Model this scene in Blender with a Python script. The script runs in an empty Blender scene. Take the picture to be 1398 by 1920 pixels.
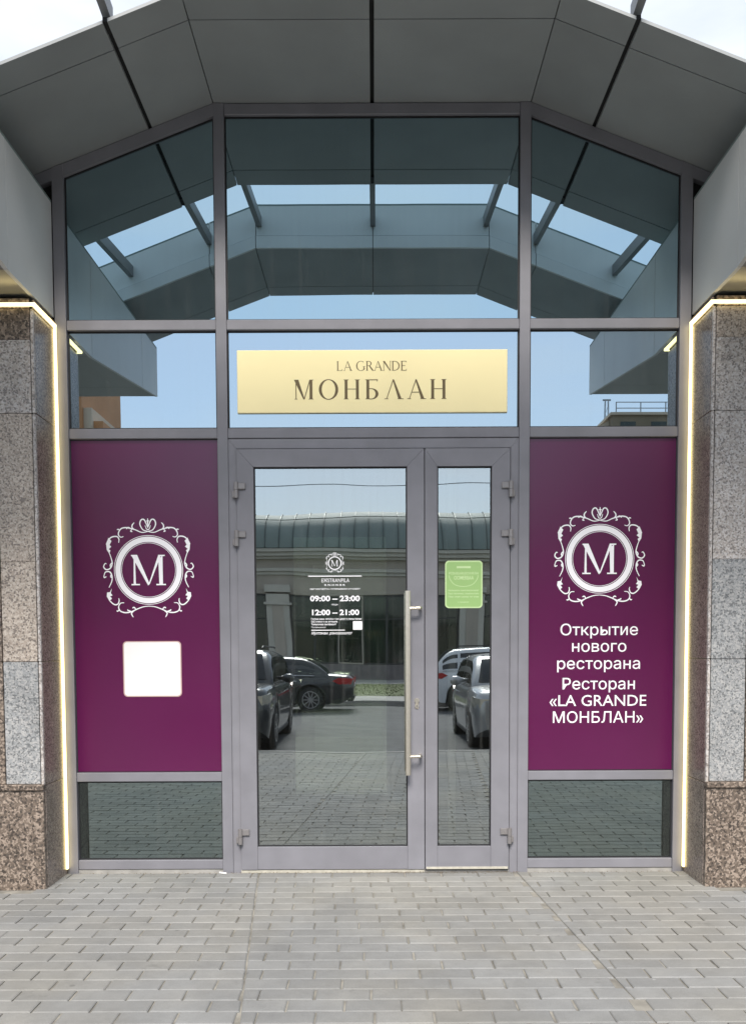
import bpy, math, random
from mathutils import Vector, Matrix
R = math.radians
rnd = random.Random(7)
scn = bpy.context.scene
col = scn.collection

# ------------------------------------------------------------------ camera
cam_d = bpy.data.cameras.new('camera'); cam = bpy.data.objects.new('camera', cam_d); col.objects.link(cam)
cam.location = (0, -6.08, 1.5)
PITCH, ROLL, FPX = -3.2, 0.24, 1700.0
pt, ro = R(PITCH), R(ROLL)
Fw = Vector((0, math.cos(pt), math.sin(pt))); Rt = Vector((1, 0, 0)); Up = Rt.cross(Fw)
R2 = Rt*math.cos(ro) - Up*math.sin(ro); U2 = Rt*math.sin(ro) + Up*math.cos(ro)
cam.rotation_euler = Matrix((R2, U2, -Fw)).transposed().to_euler()
cam_d.sensor_fit = 'VERTICAL'; cam_d.sensor_height = 32; cam_d.sensor_width = 24
cam_d.lens = FPX/1920*32
cam_d.shift_y = (1315-960)/1920
cam_d.shift_x = (699-702)/1920
cam_d.clip_start = 0.05; cam_d.clip_end = 3000
scn.camera = cam

# ------------------------------------------------------------------ sky, sun, exposure
SUN_EL, SUN_AZ = 45, 182         # veiled sun high over the car park, behind the camera
w = bpy.data.worlds.new('World'); scn.world = w; w.use_nodes = True
wn, wl = w.node_tree.nodes, w.node_tree.links
bg = wn['Background']
sky = wn.new('ShaderNodeTexSky'); sky.sky_type = 'NISHITA'; sky.sun_disc = False
sky.sun_elevation = R(SUN_EL); sky.sun_rotation = R(SUN_AZ)
sky.air_density = 1.0; sky.dust_density = 0.4; sky.ozone_density = 1.0
tc = wn.new('ShaderNodeTexCoord'); mp = wn.new('ShaderNodeMapping'); mp.inputs['Scale'].default_value = (1.0, 1.0, 3.5)
nz = wn.new('ShaderNodeTexNoise'); nz.inputs['Scale'].default_value = 2.2; nz.inputs['Detail'].default_value = 6; nz.inputs['Roughness'].default_value = .55
rp = wn.new('ShaderNodeValToRGB'); rp.color_ramp.elements[0].position = .42; rp.color_ramp.elements[1].position = .78
rp.color_ramp.elements[0].color = (.48, .48, .48, 1); rp.color_ramp.elements[1].color = (.85, .85, .85, 1)
mx = wn.new('ShaderNodeMixRGB'); mx.inputs['Color2'].default_value = (6.6, 6.8, 7.1, 1)
wl.new(tc.outputs['Generated'], mp.inputs['Vector']); wl.new(mp.outputs[0], nz.inputs['Vector'])
wl.new(nz.outputs['Fac'], rp.inputs['Fac']); wl.new(rp.outputs[0], mx.inputs['Fac'])
wl.new(sky.outputs[0], mx.inputs['Color1']); wl.new(mx.outputs[0], bg.inputs['Color'])
bg.inputs['Strength'].default_value = 0.085
sd = bpy.data.lights.new('sun', 'SUN'); sun = bpy.data.objects.new('sun', sd); col.objects.link(sun)
sd.energy = 2.4; sd.angle = R(22); sd.color = (1, .95, .88)
sv = Vector((math.sin(R(SUN_AZ))*math.cos(R(SUN_EL)), math.cos(R(SUN_AZ))*math.cos(R(SUN_EL)), math.sin(R(SUN_EL))))
sun.rotation_euler = sv.to_track_quat('Z', 'Y').to_euler(); sun.location = sv*60
scn.view_settings.view_transform = 'Standard'; scn.view_settings.look = 'None'
scn.view_settings.gamma = 1; scn.view_settings.use_curve_mapping = False
scn.view_settings.exposure = 1.22
scn.render.engine = 'CYCLES'
try:
    scn.cycles.use_denoising = True; scn.cycles.max_bounces = 10; scn.cycles.glossy_bounces = 6
    scn.cycles.transparent_max_bounces = 12; scn.cycles.sample_clamp_indirect = 6
except Exception: pass

# ------------------------------------------------------------------ helpers
class MB:
    def __init__(s): s.v = []; s.f = []
    def add(s, vs, fs):
        n = len(s.v); s.v += [tuple(v) for v in vs]; s.f += [tuple(i+n for i in f) for f in fs]; return s
    def hexa(s, p):   # p: 4 bottom corners ccw seen from above, 4 top corners
        return s.add(p, [(3,2,1,0),(4,5,6,7),(0,1,5,4),(1,2,6,5),(2,3,7,6),(3,0,4,7)])
    def box(s, x0, x1, y0, y1, z0, z1, c=0.0):
        if c <= 0:
            return s.hexa([(x0,y0,z0),(x1,y0,z0),(x1,y1,z0),(x0,y1,z0),(x0,y0,z1),(x1,y0,z1),(x1,y1,z1),(x0,y1,z1)])
        X, Y, Z = (x0,x1), (y0,y1), (z0,z1); vs = []; ix = {}
        for i in (0,1):
            for j in (0,1):
                for k in (0,1):
                    sx, sy, sz = (c if i==0 else -c), (c if j==0 else -c), (c if k==0 else -c)
                    for a, q in enumerate(((X[i],Y[j]+sy,Z[k]+sz),(X[i]+sx,Y[j],Z[k]+sz),(X[i]+sx,Y[j]+sy,Z[k]))):
                        ix[(i,j,k,a)] = len(vs); vs.append(q)
        fs = []
        def orient(f):
            m = [sum(vs[i][a] for i in f)/len(f) for a in range(3)]
            cc = ((x0+x1)/2,(y0+y1)/2,(z0+z1)/2)
            a, b, d = (Vector(vs[f[0]]), Vector(vs[f[1]]), Vector(vs[f[2]]))
            n = (b-a).cross(d-a)
            return f if n.dot(Vector(m)-Vector(cc)) > 0 else f[::-1]
        for i in (0,1): fs.append(orient([ix[(i,0,0,0)],ix[(i,1,0,0)],ix[(i,1,1,0)],ix[(i,0,1,0)]]))
        for j in (0,1): fs.append(orient([ix[(0,j,0,1)],ix[(1,j,0,1)],ix[(1,j,1,1)],ix[(0,j,1,1)]]))
        for k in (0,1): fs.append(orient([ix[(0,0,k,2)],ix[(1,0,k,2)],ix[(1,1,k,2)],ix[(0,1,k,2)]]))
        for i in (0,1):
            for j in (0,1): fs.append(orient([ix[(i,j,0,0)],ix[(i,j,1,0)],ix[(i,j,1,1)],ix[(i,j,0,1)]]))
            for k in (0,1): fs.append(orient([ix[(i,0,k,0)],ix[(i,1,k,0)],ix[(i,1,k,2)],ix[(i,0,k,2)]]))
        for j in (0,1):
            for k in (0,1): fs.append(orient([ix[(0,j,k,1)],ix[(1,j,k,1)],ix[(1,j,k,2)],ix[(0,j,k,2)]]))
        for i in (0,1):
            for j in (0,1):
                for k in (0,1): fs.append(orient([ix[(i,j,k,0)],ix[(i,j,k,1)],ix[(i,j,k,2)]]))
        return s.add(vs, fs)
    def prism(s, poly, y0, y1):     # poly of (x,z), counter-clockwise seen from -y ; front face at y0
        n = len(poly); vs = [(x,y0,z) for x,z in poly]+[(x,y1,z) for x,z in poly]
        fs = [tuple(range(n)), tuple(range(2*n-1,n-1,-1))]
        for i in range(n): j = (i+1)%n; fs.append((i,n+i,n+j,j))
        return s.add(vs, fs)
    def tube(s, pts, r, n=10, cap=True):
        pts = [Vector(p) for p in pts]; base = len(s.v); m = len(pts)
        for i, p in enumerate(pts):
            d = (pts[min(i+1,m-1)]-pts[max(i-1,0)]).normalized()
            a = d.orthogonal().normalized() if abs(d.z) > .9 else d.cross(Vector((0,0,1))).normalized()
            b = d.cross(a)
            rr = r[i] if isinstance(r,(list,tuple)) else r
            for k in range(n):
                t = 2*math.pi*k/n; s.v.append(tuple(p+a*math.cos(t)*rr+b*math.sin(t)*rr))
        for i in range(m-1):
            for k in range(n):
                s.f.append((base+i*n+k, base+i*n+(k+1)%n, base+(i+1)*n+(k+1)%n, base+(i+1)*n+k))
        if cap:
            s.f.append(tuple(base+k for k in range(n))[::-1]); s.f.append(tuple(base+(m-1)*n+k for k in range(n)))
        return s
    def build(s, name, mat, parent=None, smooth=False, xf=None):
        me = bpy.data.meshes.new(name)
        vs = s.v if xf is None else [tuple(xf @ Vector(v)) for v in s.v]
        me.from_pydata(vs, [], s.f); me.validate()
        o = bpy.data.objects.new(name, me); col.objects.link(o)
        if mat is not None: me.materials.append(mat)
        if smooth: me.polygons.foreach_set('use_smooth', [True]*len(me.polygons))
        if parent is not None: put(o, parent)
        return o
def put(o, parent):     # parent while keeping world position (parents are never rotated when used like this)
    wp = Vector((0,0,0)); p = parent
    while p is not None: wp += p.location; p = p.parent
    o.parent = parent
    o.location = o.location - wp
def bx(name, mat, parent, x0, x1, y0, y1, z0, z1, c=0.0): return MB().box(x0,x1,y0,y1,z0,z1,c).build(name, mat, parent)
def tag(o, label=None, cat=None, group=None, kind=None):
    if label: o['label'] = label
    if cat: o['category'] = cat
    if group: o['group'] = group
    if kind: o['kind'] = kind
    return o
def empty(name, loc, label=None, cat=None, group=None, kind=None):
    o = bpy.data.objects.new(name, None); col.objects.link(o); o.location = loc; o.empty_display_size = .2
    return tag(o, label, cat, group, kind)
def struct(o): o['kind'] = 'structure'; return o

# ------------------------------------------------------------------ materials
def mat(name, color, rough=.5, metal=0, var=.06, scale=4, bump=0, bscale=200, spec=.5, coat=0, rand=0, coat_rough=.1):
    m = bpy.data.materials.new(name); m.use_nodes = True; n, l = m.node_tree.nodes, m.node_tree.links
    p = n['Principled BSDF']; p.inputs['Roughness'].default_value = rough; p.inputs['Metallic'].default_value = metal
    p.inputs['Specular IOR Level'].default_value = spec
    p.inputs['Coat Weight'].default_value = coat; p.inputs['Coat Roughness'].default_value = coat_rough
    g = n.new('ShaderNodeNewGeometry'); t = n.new('ShaderNodeTexNoise'); t.inputs['Scale'].default_value = scale; t.inputs['Detail'].default_value = 6
    l.new(g.outputs['Position'], t.inputs['Vector'])
    r = n.new('ShaderNodeValToRGB'); r.color_ramp.elements[0].position = .3; r.color_ramp.elements[1].position = .7
    r.color_ramp.elements[0].color = (*[c*(1-var) for c in color], 1); r.color_ramp.elements[1].color = (*[min(1,c*(1+var)) for c in color], 1)
    l.new(t.outputs['Fac'], r.inputs['Fac']); out = r.outputs[0]
    if rand:
        oi = n.new('ShaderNodeObjectInfo'); mr = n.new('ShaderNodeMapRange'); mr.inputs['To Min'].default_value = 1-rand; mr.inputs['To Max'].default_value = 1+rand
        l.new(oi.outputs['Random'], mr.inputs['Value']); hs = n.new('ShaderNodeHueSaturation')
        l.new(mr.outputs[0], hs.inputs['Value']); l.new(out, hs.inputs['Color']); out = hs.outputs[0]
    l.new(out, p.inputs['Base Color'])
    if bump:
        t2 = n.new('ShaderNodeTexNoise'); t2.inputs['Scale'].default_value = bscale; t2.inputs['Detail'].default_value = 3
        b = n.new('ShaderNodeBump'); b.inputs['Strength'].default_value = .6; b.inputs['Distance'].default_value = bump
        l.new(g.outputs['Position'], t2.inputs['Vector']); l.new(t2.outputs['Fac'], b.inputs['Height']); l.new(b.outputs[0], p.inputs['Normal'])
    return m
def granite(name, a, b, c, dark, scale=1.0, rough=.32):
    m = bpy.data.materials.new(name); m.use_nodes = True; n, l = m.node_tree.nodes, m.node_tree.links
    p = n['Principled BSDF']; p.inputs['Roughness'].default_value = rough; p.inputs['Specular IOR Level'].default_value = .5
    g = n.new('ShaderNodeNewGeometry'); oi = n.new('ShaderNodeObjectInfo')
    ad = n.new('ShaderNodeVectorMath'); ad.operation = 'MULTIPLY_ADD'
    ad.inputs[1].default_value = (1,1,1); l.new(g.outputs['Position'], ad.inputs[0])
    cm = n.new('ShaderNodeCombineXYZ'); sc = n.new('ShaderNodeMath'); sc.operation = 'MULTIPLY'; sc.inputs[1].default_value = 17
    l.new(oi.outputs['Random'], sc.inputs[0])
    for k in ('X','Y','Z'): l.new(sc.outputs[0], cm.inputs[k])
    l.new(cm.outputs[0], ad.inputs[2]); V = ad.outputs[0]
    def noise(s, d=4, r=.6, dist=0):
        t = n.new('ShaderNodeTexNoise'); t.inputs['Scale'].default_value = s*scale; t.inputs['Detail'].default_value = d
        t.inputs['Roughness'].default_value = r; t.inputs['Distortion'].default_value = dist; l.new(V, t.inputs['Vector']); return t.outputs['Fac']
    def ramp(x, p0, c0, p1, c1):
        r = n.new('ShaderNodeValToRGB'); e = r.color_ramp.elements; e[0].position, e[1].position = p0, p1
        e[0].color = (*c0,1); e[1].color = (*c1,1); l.new(x, r.inputs['Fac']); return r.outputs[0]
    def mixc(f, x, y):
        q = n.new('ShaderNodeMixRGB'); l.new(f, q.inputs['Fac']); l.new(x, q.inputs['Color1']); l.new(y, q.inputs['Color2']); return q.outputs[0]
    base = ramp(noise(70, 6, .75, .6), .36, a, .64, b)
    vo = n.new('ShaderNodeTexVoronoi'); vo.inputs['Scale'].default_value = 95*scale; l.new(V, vo.inputs['Vector'])
    sepc = n.new('ShaderNodeSeparateColor'); l.new(vo.outputs['Color'], sepc.inputs[0])
    lite = ramp(sepc.outputs[0], .60, (0,0,0), .70, (.8,.8,.8)); drk = ramp(sepc.outputs[1], .72, (0,0,0), .80, (.75,.75,.75))
    crm = n.new('ShaderNodeRGB'); crm.outputs[0].default_value = (*c,1)
    dk = n.new('ShaderNodeRGB'); dk.outputs[0].default_value = (*dark,1)
    x = mixc(lite, base, crm.outputs[0]); x = mixc(drk, x, dk.outputs[0])
    vo2 = n.new('ShaderNodeTexVoronoi'); vo2.inputs['Scale'].default_value = 34*scale; l.new(V, vo2.inputs['Vector'])
    sep2 = n.new('ShaderNodeSeparateColor'); l.new(vo2.outputs['Color'], sep2.inputs[0])
    cl2 = ramp(sep2.outputs[2], .80, (0,0,0), .86, (.65,.65,.65)); ds2 = ramp(vo2.outputs['Distance'], .30, (1,1,1), .42, (0,0,0))
    mm2 = n.new('ShaderNodeMath'); mm2.operation = 'MULTIPLY'; l.new(cl2, mm2.inputs[0]); l.new(ds2, mm2.inputs[1])
    x = mixc(mm2.outputs[0], x, crm.outputs[0])
    sp = ramp(noise(150, 3, .7, .6), .58, (0,0,0), .68, (.8,.8,.8)); x = mixc(sp, x, dk.outputs[0])
    big = n.new('ShaderNodeHueSaturation'); bm = n.new('ShaderNodeMapRange'); bm.inputs['From Min'].default_value = .3; bm.inputs['From Max'].default_value = .7
    bm.inputs['To Min'].default_value = .86; bm.inputs['To Max'].default_value = 1.14; l.new(noise(4,3), bm.inputs['Value']); l.new(bm.outputs[0], big.inputs['Value']); l.new(x, big.inputs['Color'])
    l.new(big.outputs[0], p.inputs['Base Color'])
    return m
def paver_mat(name, attr):
    m = bpy.data.materials.new(name); m.use_nodes = True; n, l = m.node_tree.nodes, m.node_tree.links
    p = n['Principled BSDF']; p.inputs['Roughness'].default_value = .82; p.inputs['Specular IOR Level'].default_value = .3
    g = n.new('ShaderNodeNewGeometry')
    if attr:
        a = n.new('ShaderNodeAttribute'); a.attribute_name = 'tone'; rv = a.outputs['Fac']
    else:
        a = n.new('ShaderNodeObjectInfo'); rv = a.outputs['Random']
    def noise(s, d, rr=.6):
        t = n.new('ShaderNodeTexNoise'); t.inputs['Scale'].default_value = s; t.inputs['Detail'].default_value = d; t.inputs['Roughness'].default_value = rr
        l.new(g.outputs['Position'], t.inputs['Vector']); return t.outputs['Fac']
    def mrange(x, a0, a1, b0, b1):
        r = n.new('ShaderNodeMapRange'); r.inputs['From Min'].default_value = a0; r.inputs['From Max'].default_value = a1
        r.inputs['To Min'].default_value = b0; r.inputs['To Max'].default_value = b1; l.new(x, r.inputs['Value']); return r.outputs[0]
    def mul(x, y):
        q = n.new('ShaderNodeMath'); q.operation = 'MULTIPLY'; l.new(x, q.inputs[0]); l.new(y, q.inputs[1]); return q.outputs[0]
    val = mul(mul(mrange(rv,0,1,.90,1.08), mrange(noise(1.3,4),.3,.7,.86,1.12)), mul(mrange(noise(9,5,.7),.3,.7,.92,1.08), mrange(noise(260,3,.7),.3,.7,.86,1.13)))
    st = mrange(noise(3.1,5,.7),.64,.72,1.0,.82); val = mul(val, st)
    vs_ = n.new('ShaderNodeTexVoronoi'); vs_.inputs['Scale'].default_value = 3.4; l.new(g.outputs['Position'], vs_.inputs['Vector'])
    val = mul(val, mrange(vs_.outputs['Distance'],.035,.05,.72,1.0))                       # trodden gum
    vs2 = n.new('ShaderNodeTexVoronoi'); vs2.inputs['Scale'].default_value = 2.3; l.new(g.outputs['Position'], vs2.inputs['Vector'])
    val = mul(val, mrange(vs2.outputs['Distance'],.018,.03,1.6,1.0))                       # paint drips
    rp = n.new('ShaderNodeValToRGB'); e = rp.color_ramp.elements
    e[0].color = (.230,.230,.226,1); e[1].color = (.250,.242,.223,1); e[0].position = .4; e[1].position = .62
    l.new(noise(.8,3), rp.inputs['Fac'])
    hs = n.new('ShaderNodeHueSaturation'); l.new(val, hs.inputs['Value']); l.new(rp.outputs[0], hs.inputs['Color']); l.new(hs.outputs[0], p.inputs['Base Color'])
    b = n.new('ShaderNodeBump'); b.inputs['Strength'].default_value = .5; b.inputs['Distance'].default_value = .0015
    l.new(noise(180,4,.7), b.inputs['Height']); l.new(b.outputs[0], p.inputs['Normal'])
    return m
def coated(name, tint, refl=.7, trans=(.20,.26,.25), wav=.0035, wscale=.7, dust=1.0):
    # sun-control glass: most of the light is mirrored, a little passes through
    m = bpy.data.materials.new(name); m.use_nodes = True; n, l = m.node_tree.nodes, m.node_tree.links
    out = n['Material Output']; n.remove(n['Principled BSDF'])
    gl = n.new('ShaderNodeBsdfGlossy'); gl.inputs['Color'].default_value = (*tint,1); gl.inputs['Roughness'].default_value = .0
    tr = n.new('ShaderNodeBsdfTransparent'); tr.inputs['Color'].default_value = (*trans,1)
    ms = n.new('ShaderNodeMixShader'); ms.inputs[0].default_value = refl
    l.new(tr.outputs[0], ms.inputs[1]); l.new(gl.outputs[0], ms.inputs[2])
    df = n.new('ShaderNodeBsdfDiffuse'); df.inputs['Color'].default_value = (.4,.4,.38,1)     # faint dust with run marks
    g = n.new('ShaderNodeNewGeometry'); mpn = n.new('ShaderNodeMapping'); mpn.inputs['Scale'].default_value = (26, 1, .9)
    t2 = n.new('ShaderNodeTexNoise'); t2.inputs['Scale'].default_value = 1.0; t2.inputs['Detail'].default_value = 5
    l.new(g.outputs['Position'], mpn.inputs['Vector']); l.new(mpn.outputs[0], t2.inputs['Vector'])
    mr = n.new('ShaderNodeMapRange'); mr.inputs['From Min'].default_value = .5; mr.inputs['From Max'].default_value = .75; mr.inputs['To Min'].default_value = .004*dust; mr.inputs['To Max'].default_value = .035*dust
    l.new(t2.outputs['Fac'], mr.inputs['Value'])
    ms2 = n.new('ShaderNodeMixShader'); l.new(mr.outputs[0], ms2.inputs[0]); l.new(ms.outputs[0], ms2.inputs[1]); l.new(df.outputs[0], ms2.inputs[2])
    l.new(ms2.outputs[0], out.inputs['Surface'])
    t = n.new('ShaderNodeTexNoise'); t.inputs['Scale'].default_value = wscale; t.inputs['Detail'].default_value = 2; t.inputs['Roughness'].default_value = .4
    b = n.new('ShaderNodeBump'); b.inputs['Strength'].default_value = 1; b.inputs['Distance'].default_value = wav
    l.new(g.outputs['Position'], t.inputs['Vector']); l.new(t.outputs['Fac'], b.inputs['Height']); l.new(b.outputs[0], gl.inputs['Normal'])
    return m
def emit(name, color, strength):
    m = bpy.data.materials.new(name); m.use_nodes = True; n, l = m.node_tree.nodes, m.node_tree.links
    e = n.new('ShaderNodeEmission'); e.inputs['Color'].default_value = (*color,1); e.inputs['Strength'].default_value = strength
    l.new(e.outputs[0], n['Material Output'].inputs['Surface']); return m

M = dict(
    frame = mat('violet_grey_powder_coat', (.194,.191,.212), .42, var=.09, scale=5, bump=.0003, bscale=600, rand=.05),
    hinge = mat('hinge_grey', (.25,.235,.235), .35, metal=.4, var=.05),
    gasket = mat('black_rubber', (.012,.012,.014), .6),
    steel = mat('brushed_champagne_steel', (.76,.70,.60), .33, metal=1, var=.05, scale=40),
    soffit = mat('graphite_composite_panel', (.27,.285,.292), .45, var=.07, scale=2.5, rand=.05, spec=.4),
    backing = mat('black_void', (.012,.012,.013), .9),
    strut = mat('dark_steel_strut', (.20,.205,.21), .45, metal=.2),
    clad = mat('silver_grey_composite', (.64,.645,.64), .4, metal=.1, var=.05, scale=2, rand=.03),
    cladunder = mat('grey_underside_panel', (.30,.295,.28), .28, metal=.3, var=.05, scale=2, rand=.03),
    brown = granite('brown_granite', (.085,.064,.050), (.195,.152,.120), (.33,.265,.215), (.022,.018,.016), .9, .42),
    browndark = granite('polished_brown_granite', (.17,.130,.108), (.29,.235,.200), (.36,.30,.26), (.06,.048,.042), 1.3, .25),
    beige = granite('beige_granite', (.29,.24,.20), (.47,.405,.345), (.53,.47,.41), (.115,.095,.085), 1.1, .3),
    greyg = granite('grey_speckled_granite', (.22,.23,.24), (.34,.34,.335), (.41,.40,.39), (.09,.095,.10), 1.1, .3),
    mixg = granite('grey_beige_granite', (.32,.285,.265), (.50,.455,.415), (.55,.53,.52), (.14,.125,.12), 1.1, .3),
    paver = paver_mat('grey_concrete_paver', False), paver2 = paver_mat('grey_concrete_paver_far', True),
    dirt = mat('brown_grit', (.13,.095,.065), .95, var=.4, scale=80),
    sand = mat('joint_sand', (.24,.225,.195), .95, var=.45, scale=7),
    film = mat('plum_vinyl_film', (.092,.0045,.054), .22, var=.05, scale=2, spec=.65, bump=.0006, bscale=9),
    white = mat('white_vinyl', (.90,.88,.90), .5, var=.02),
    plate = mat('white_plate', (.84,.82,.81), .4, var=.02),
    rosegold = mat('rose_plate_edge', (.62,.42,.38), .35, metal=.3),
    gold = mat('pale_gold_sign', (.93,.81,.45), .42, var=.03, scale=2, spec=.4),
    goldedge = mat('pale_gold_edge', (.88,.80,.52), .4),
    ink = mat('bronze_letters', (.125,.085,.03), .45, var=.12, scale=30),
    green = mat('green_sticker', (.30,.48,.17), .45, var=.03),
    greenlt = mat('pale_green_print', (.52,.68,.34), .5, var=.02),
    led = emit('led_diffuser', (1,.80,.36), 1.9),
    alu = mat('cream_threshold', (.55,.52,.44), .4, metal=.3, var=.15, scale=30),
    conc = mat('base_concrete', (.30,.29,.27), .85, var=.2, scale=12, bump=.001),
    dark = mat('dark_interior', (.05,.052,.05), .8, var=.2),
    inwall = mat('interior_wall', (.22,.21,.18), .8),
    glass_top = coated('coated_glass_upper', (.42,.57,.63), .80, wav=.0018),
    glass_mid = coated('coated_glass_band', (.47,.58,.645), .82, wav=.0006),
    glass_door = coated('coated_glass_door', (.70,.76,.77), .55, trans=(.80,.85,.80), dust=1.4),
    glass_low = coated('coated_glass_lower', (.36,.44,.44), .66),
    glass_in = coated('inner_door_glass', (.92,.93,.80), .85, trans=(.5,.52,.45), wav=.001),
    glass_clear = coated('glass_edge', (.3,.4,.38), .05, trans=(.9,.93,.92), wav=0),
    asphalt = mat('asphalt', (.085,.087,.09), .85, var=.25, scale=2.2, bump=.003, bscale=90),
    kerb = mat('kerb_concrete', (.34,.33,.31), .85, var=.12, scale=5),
    ground = mat('far_ground', (.16,.155,.14), .95, var=.2, scale=.2),
    grass = mat('grass_blades', (.10,.125,.042), .8, var=.35, scale=1.5),
    lawn = mat('lawn_soil', (.10,.12,.045), .9, var=.35, scale=1.2),
    roofmetal = mat('green_grey_metal_roof', (.19,.235,.225), .65, metal=.0, var=.09, scale=.6),
    roofseam = mat('roof_seam', (.10,.125,.125), .45, metal=.3),
    plaster = mat('grey_beige_plaster', (.40,.36,.31), .8, var=.07, scale=.8),
    plaster2 = mat('pale_pillar_plaster', (.50,.48,.43), .75, var=.05, scale=.8),
    plinth = mat('plinth_stone', (.17,.15,.15), .6, var=.15, scale=2),
    winframe = mat('dark_window_frame', (.04,.042,.04), .5),
    pane = mat('dark_shop_glass', (.014,.024,.016), .06, var=.6, scale=.35, spec=.6),
    orange = mat('orange_render', (.50,.24,.11), .8, var=.08, scale=.3),
    cream = mat('cream_render', (.58,.47,.36), .8, var=.08, scale=.3),
    beigewall = mat('beige_brick', (.26,.20,.135), .85, var=.12, scale=.6),
    rail = mat('grey_railing', (.30,.31,.32), .5, metal=.3),
    cable = mat('grey_cable', (.12,.13,.14), .6),
    tyre = mat('tyre_rubber', (.018,.018,.019), .75),
    rim = mat('alloy_rim', (.48,.49,.50), .3, metal=.9),
    carglass = mat('car_glass', (.012,.015,.017), .05, spec=.7),
    black = mat('black_plastic', (.02,.02,.022), .55),
    red = mat('tail_lamp_red', (.42,.012,.015), .15, spec=.6),
    lamp = mat('headlamp', (.62,.60,.52), .12, spec=.8, metal=.3),
    chrome = mat('chrome_trim', (.75,.76,.78), .15, metal=1),
    cblack = mat('black_car_paint', (.018,.019,.021), .3, var=.02, coat=1, coat_rough=.04),
    cdark = mat('anthracite_car_paint', (.035,.040,.045), .3, metal=.4, var=.02, coat=1, coat_rough=.04),
    cwhite = mat('white_car_paint', (.66,.68,.70), .35, var=.02, coat=1, coat_rough=.04),
    csilver = mat('silver_car_paint', (.42,.43,.44), .33, metal=.6, var=.02, coat=1, coat_rough=.05),
)

# ------------------------------------------------------------------ ground, pavement, road
g = MB(); s = 1500
o = struct(MB().add([(-s,-s,-.16),(s,-s,-.16),(s,s,-.16),(-s,s,-.16)], [(0,1,2,3)]).build('ground', M['ground']))
struct(MB().box(-40,40,-20.0,-7.30,-.30,-.12).build('road', M['asphalt']))
KERB = struct(bx('kerb', M['kerb'], None, -40,40,-7.30,-7.16,-.3,.004,.015))
struct(bx('kerb', M['kerb'], None, -40,40,-20.16,-20.0,-.3,.03,.015))
struct(bx('path', M['kerb'], None, -40,40,-23.2,-20.16,-.3,.0))
struct(bx('lawn', M['lawn'], None, -40,40,-34.4,-23.2,-.3,.01))
struct(bx('path', M['kerb'], None, -40,40,-41.2,-34.4,-.3,.0))
gm = MB()
for i in range(9000):
    x, y = rnd.uniform(-14,14), rnd.uniform(-34.2,-23.3); a = rnd.uniform(0,math.pi); hh = rnd.uniform(.03,.06); ww = .03
    dx, dy = math.cos(a)*ww, math.sin(a)*ww
    gm.add([(x-dx,y-dy,.0),(x+dx,y+dy,.0),(x+rnd.uniform(-.04,.04),y+rnd.uniform(-.04,.04),hh)], [(0,1,2)])
tag(gm.build('grass', M['grass']), 'short green grass on the verge across the car park', 'grass', kind='stuff')

# paving: rows run along the facade in half bond; the strip before the door lies between two continuous cut joints
PAV = struct(MB().box(-14,14,-7.16,.06,-.30,-.008).build('pavement', M['sand']))
PW, PD, JT, JR = .2360, .1205, .0080, .0040
XL = lambda d: -.79 + .095*d
XR = lambda d: .955 + .07*d
pieces = []
nrow = int(7.14/(PD+JR))
for r_ in range(nrow):
    d0 = .012 + r_*(PD+JR); d1 = d0+PD
    for zone in range(3):
        ph = (.5*(r_ % 2) + .035*r_*(1 if zone == 1 else .8) + (.0,.21,.63)[zone])*(PW+JT)
        x = -14 - (PW+JT) + (ph % (PW+JT))
        while x < 14:
            jx = rnd.uniform(-.0022,.0022); a0 = a1 = x+jx; b0 = b1 = x+PW+jx
            lo0, lo1 = (-14,-14) if zone == 0 else ((XL(d0)+.004, XL(d1)+.004) if zone == 1 else (XR(d0)+.004, XR(d1)+.004))
            hi0, hi1 = (14,14) if zone == 2 else ((XL(d0)-.004, XL(d1)-.004) if zone == 0 else (XR(d0)-.004, XR(d1)-.004))
            na0, na1, nb0, nb1 = max(a0,lo0), max(a1,lo1), min(b0,hi0), min(b1,hi1)
            x += PW+JT
            if nb0-na0 < .03 or nb1-na1 < .03: continue
            if d0 < .40 and (abs(na0) > 2.09 or abs(nb0) > 2.09) and (na0+nb0)/2*(1 if na0 > 0 else -1) > 2.19: continue   # under the pillars
            pieces.append((d0,d1,na0,na1,nb0,nb1))
def paver_geo(mb, p, cx=0, cy=0):
    d0,d1,a0,a1,b0,b1 = p; c = .006; zt = .0
    ring0 = [(a1,-d1),(b1,-d1),(b0,-d0),(a0,-d0)]
    mx_, my_ = (a0+a1+b0+b1)/4, -(d0+d1)/2
    top = [(x_+(c if x_ < mx_ else -c), y_+(c if y_ < my_ else -c)) for x_, y_ in ring0]
    vs = [(x_-cx,y_-cy,-.03) for x_,y_ in ring0]+[(x_-cx,y_-cy,zt-.004) for x_,y_ in ring0]+[(x_-cx,y_-cy,zt) for x_,y_ in top]
    fs = [(8,9,10,11)]
    for i in range(4):
        j = (i+1)%4; fs += [(i,j,4+j,4+i),(4+i,4+j,8+j,8+i)]
    mb.add(vs, fs)
def inview(p):
    d = (p[0]+p[1])/2; x = (p[2]+p[4])/2
    depth = 6.08-d
    px, py = 702+1700*x/depth, 1221+1700*1.5/depth
    return (-60 < px < 1458 and py < 1960), depth
vis = [p for p in pieces if inview(p)[0]]
vis.sort(key=lambda p: inview(p)[1])
near = set(vis[:300])
std = None
cnt = 0
restv, restf, tones = [], [], []
rest = MB()
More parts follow.
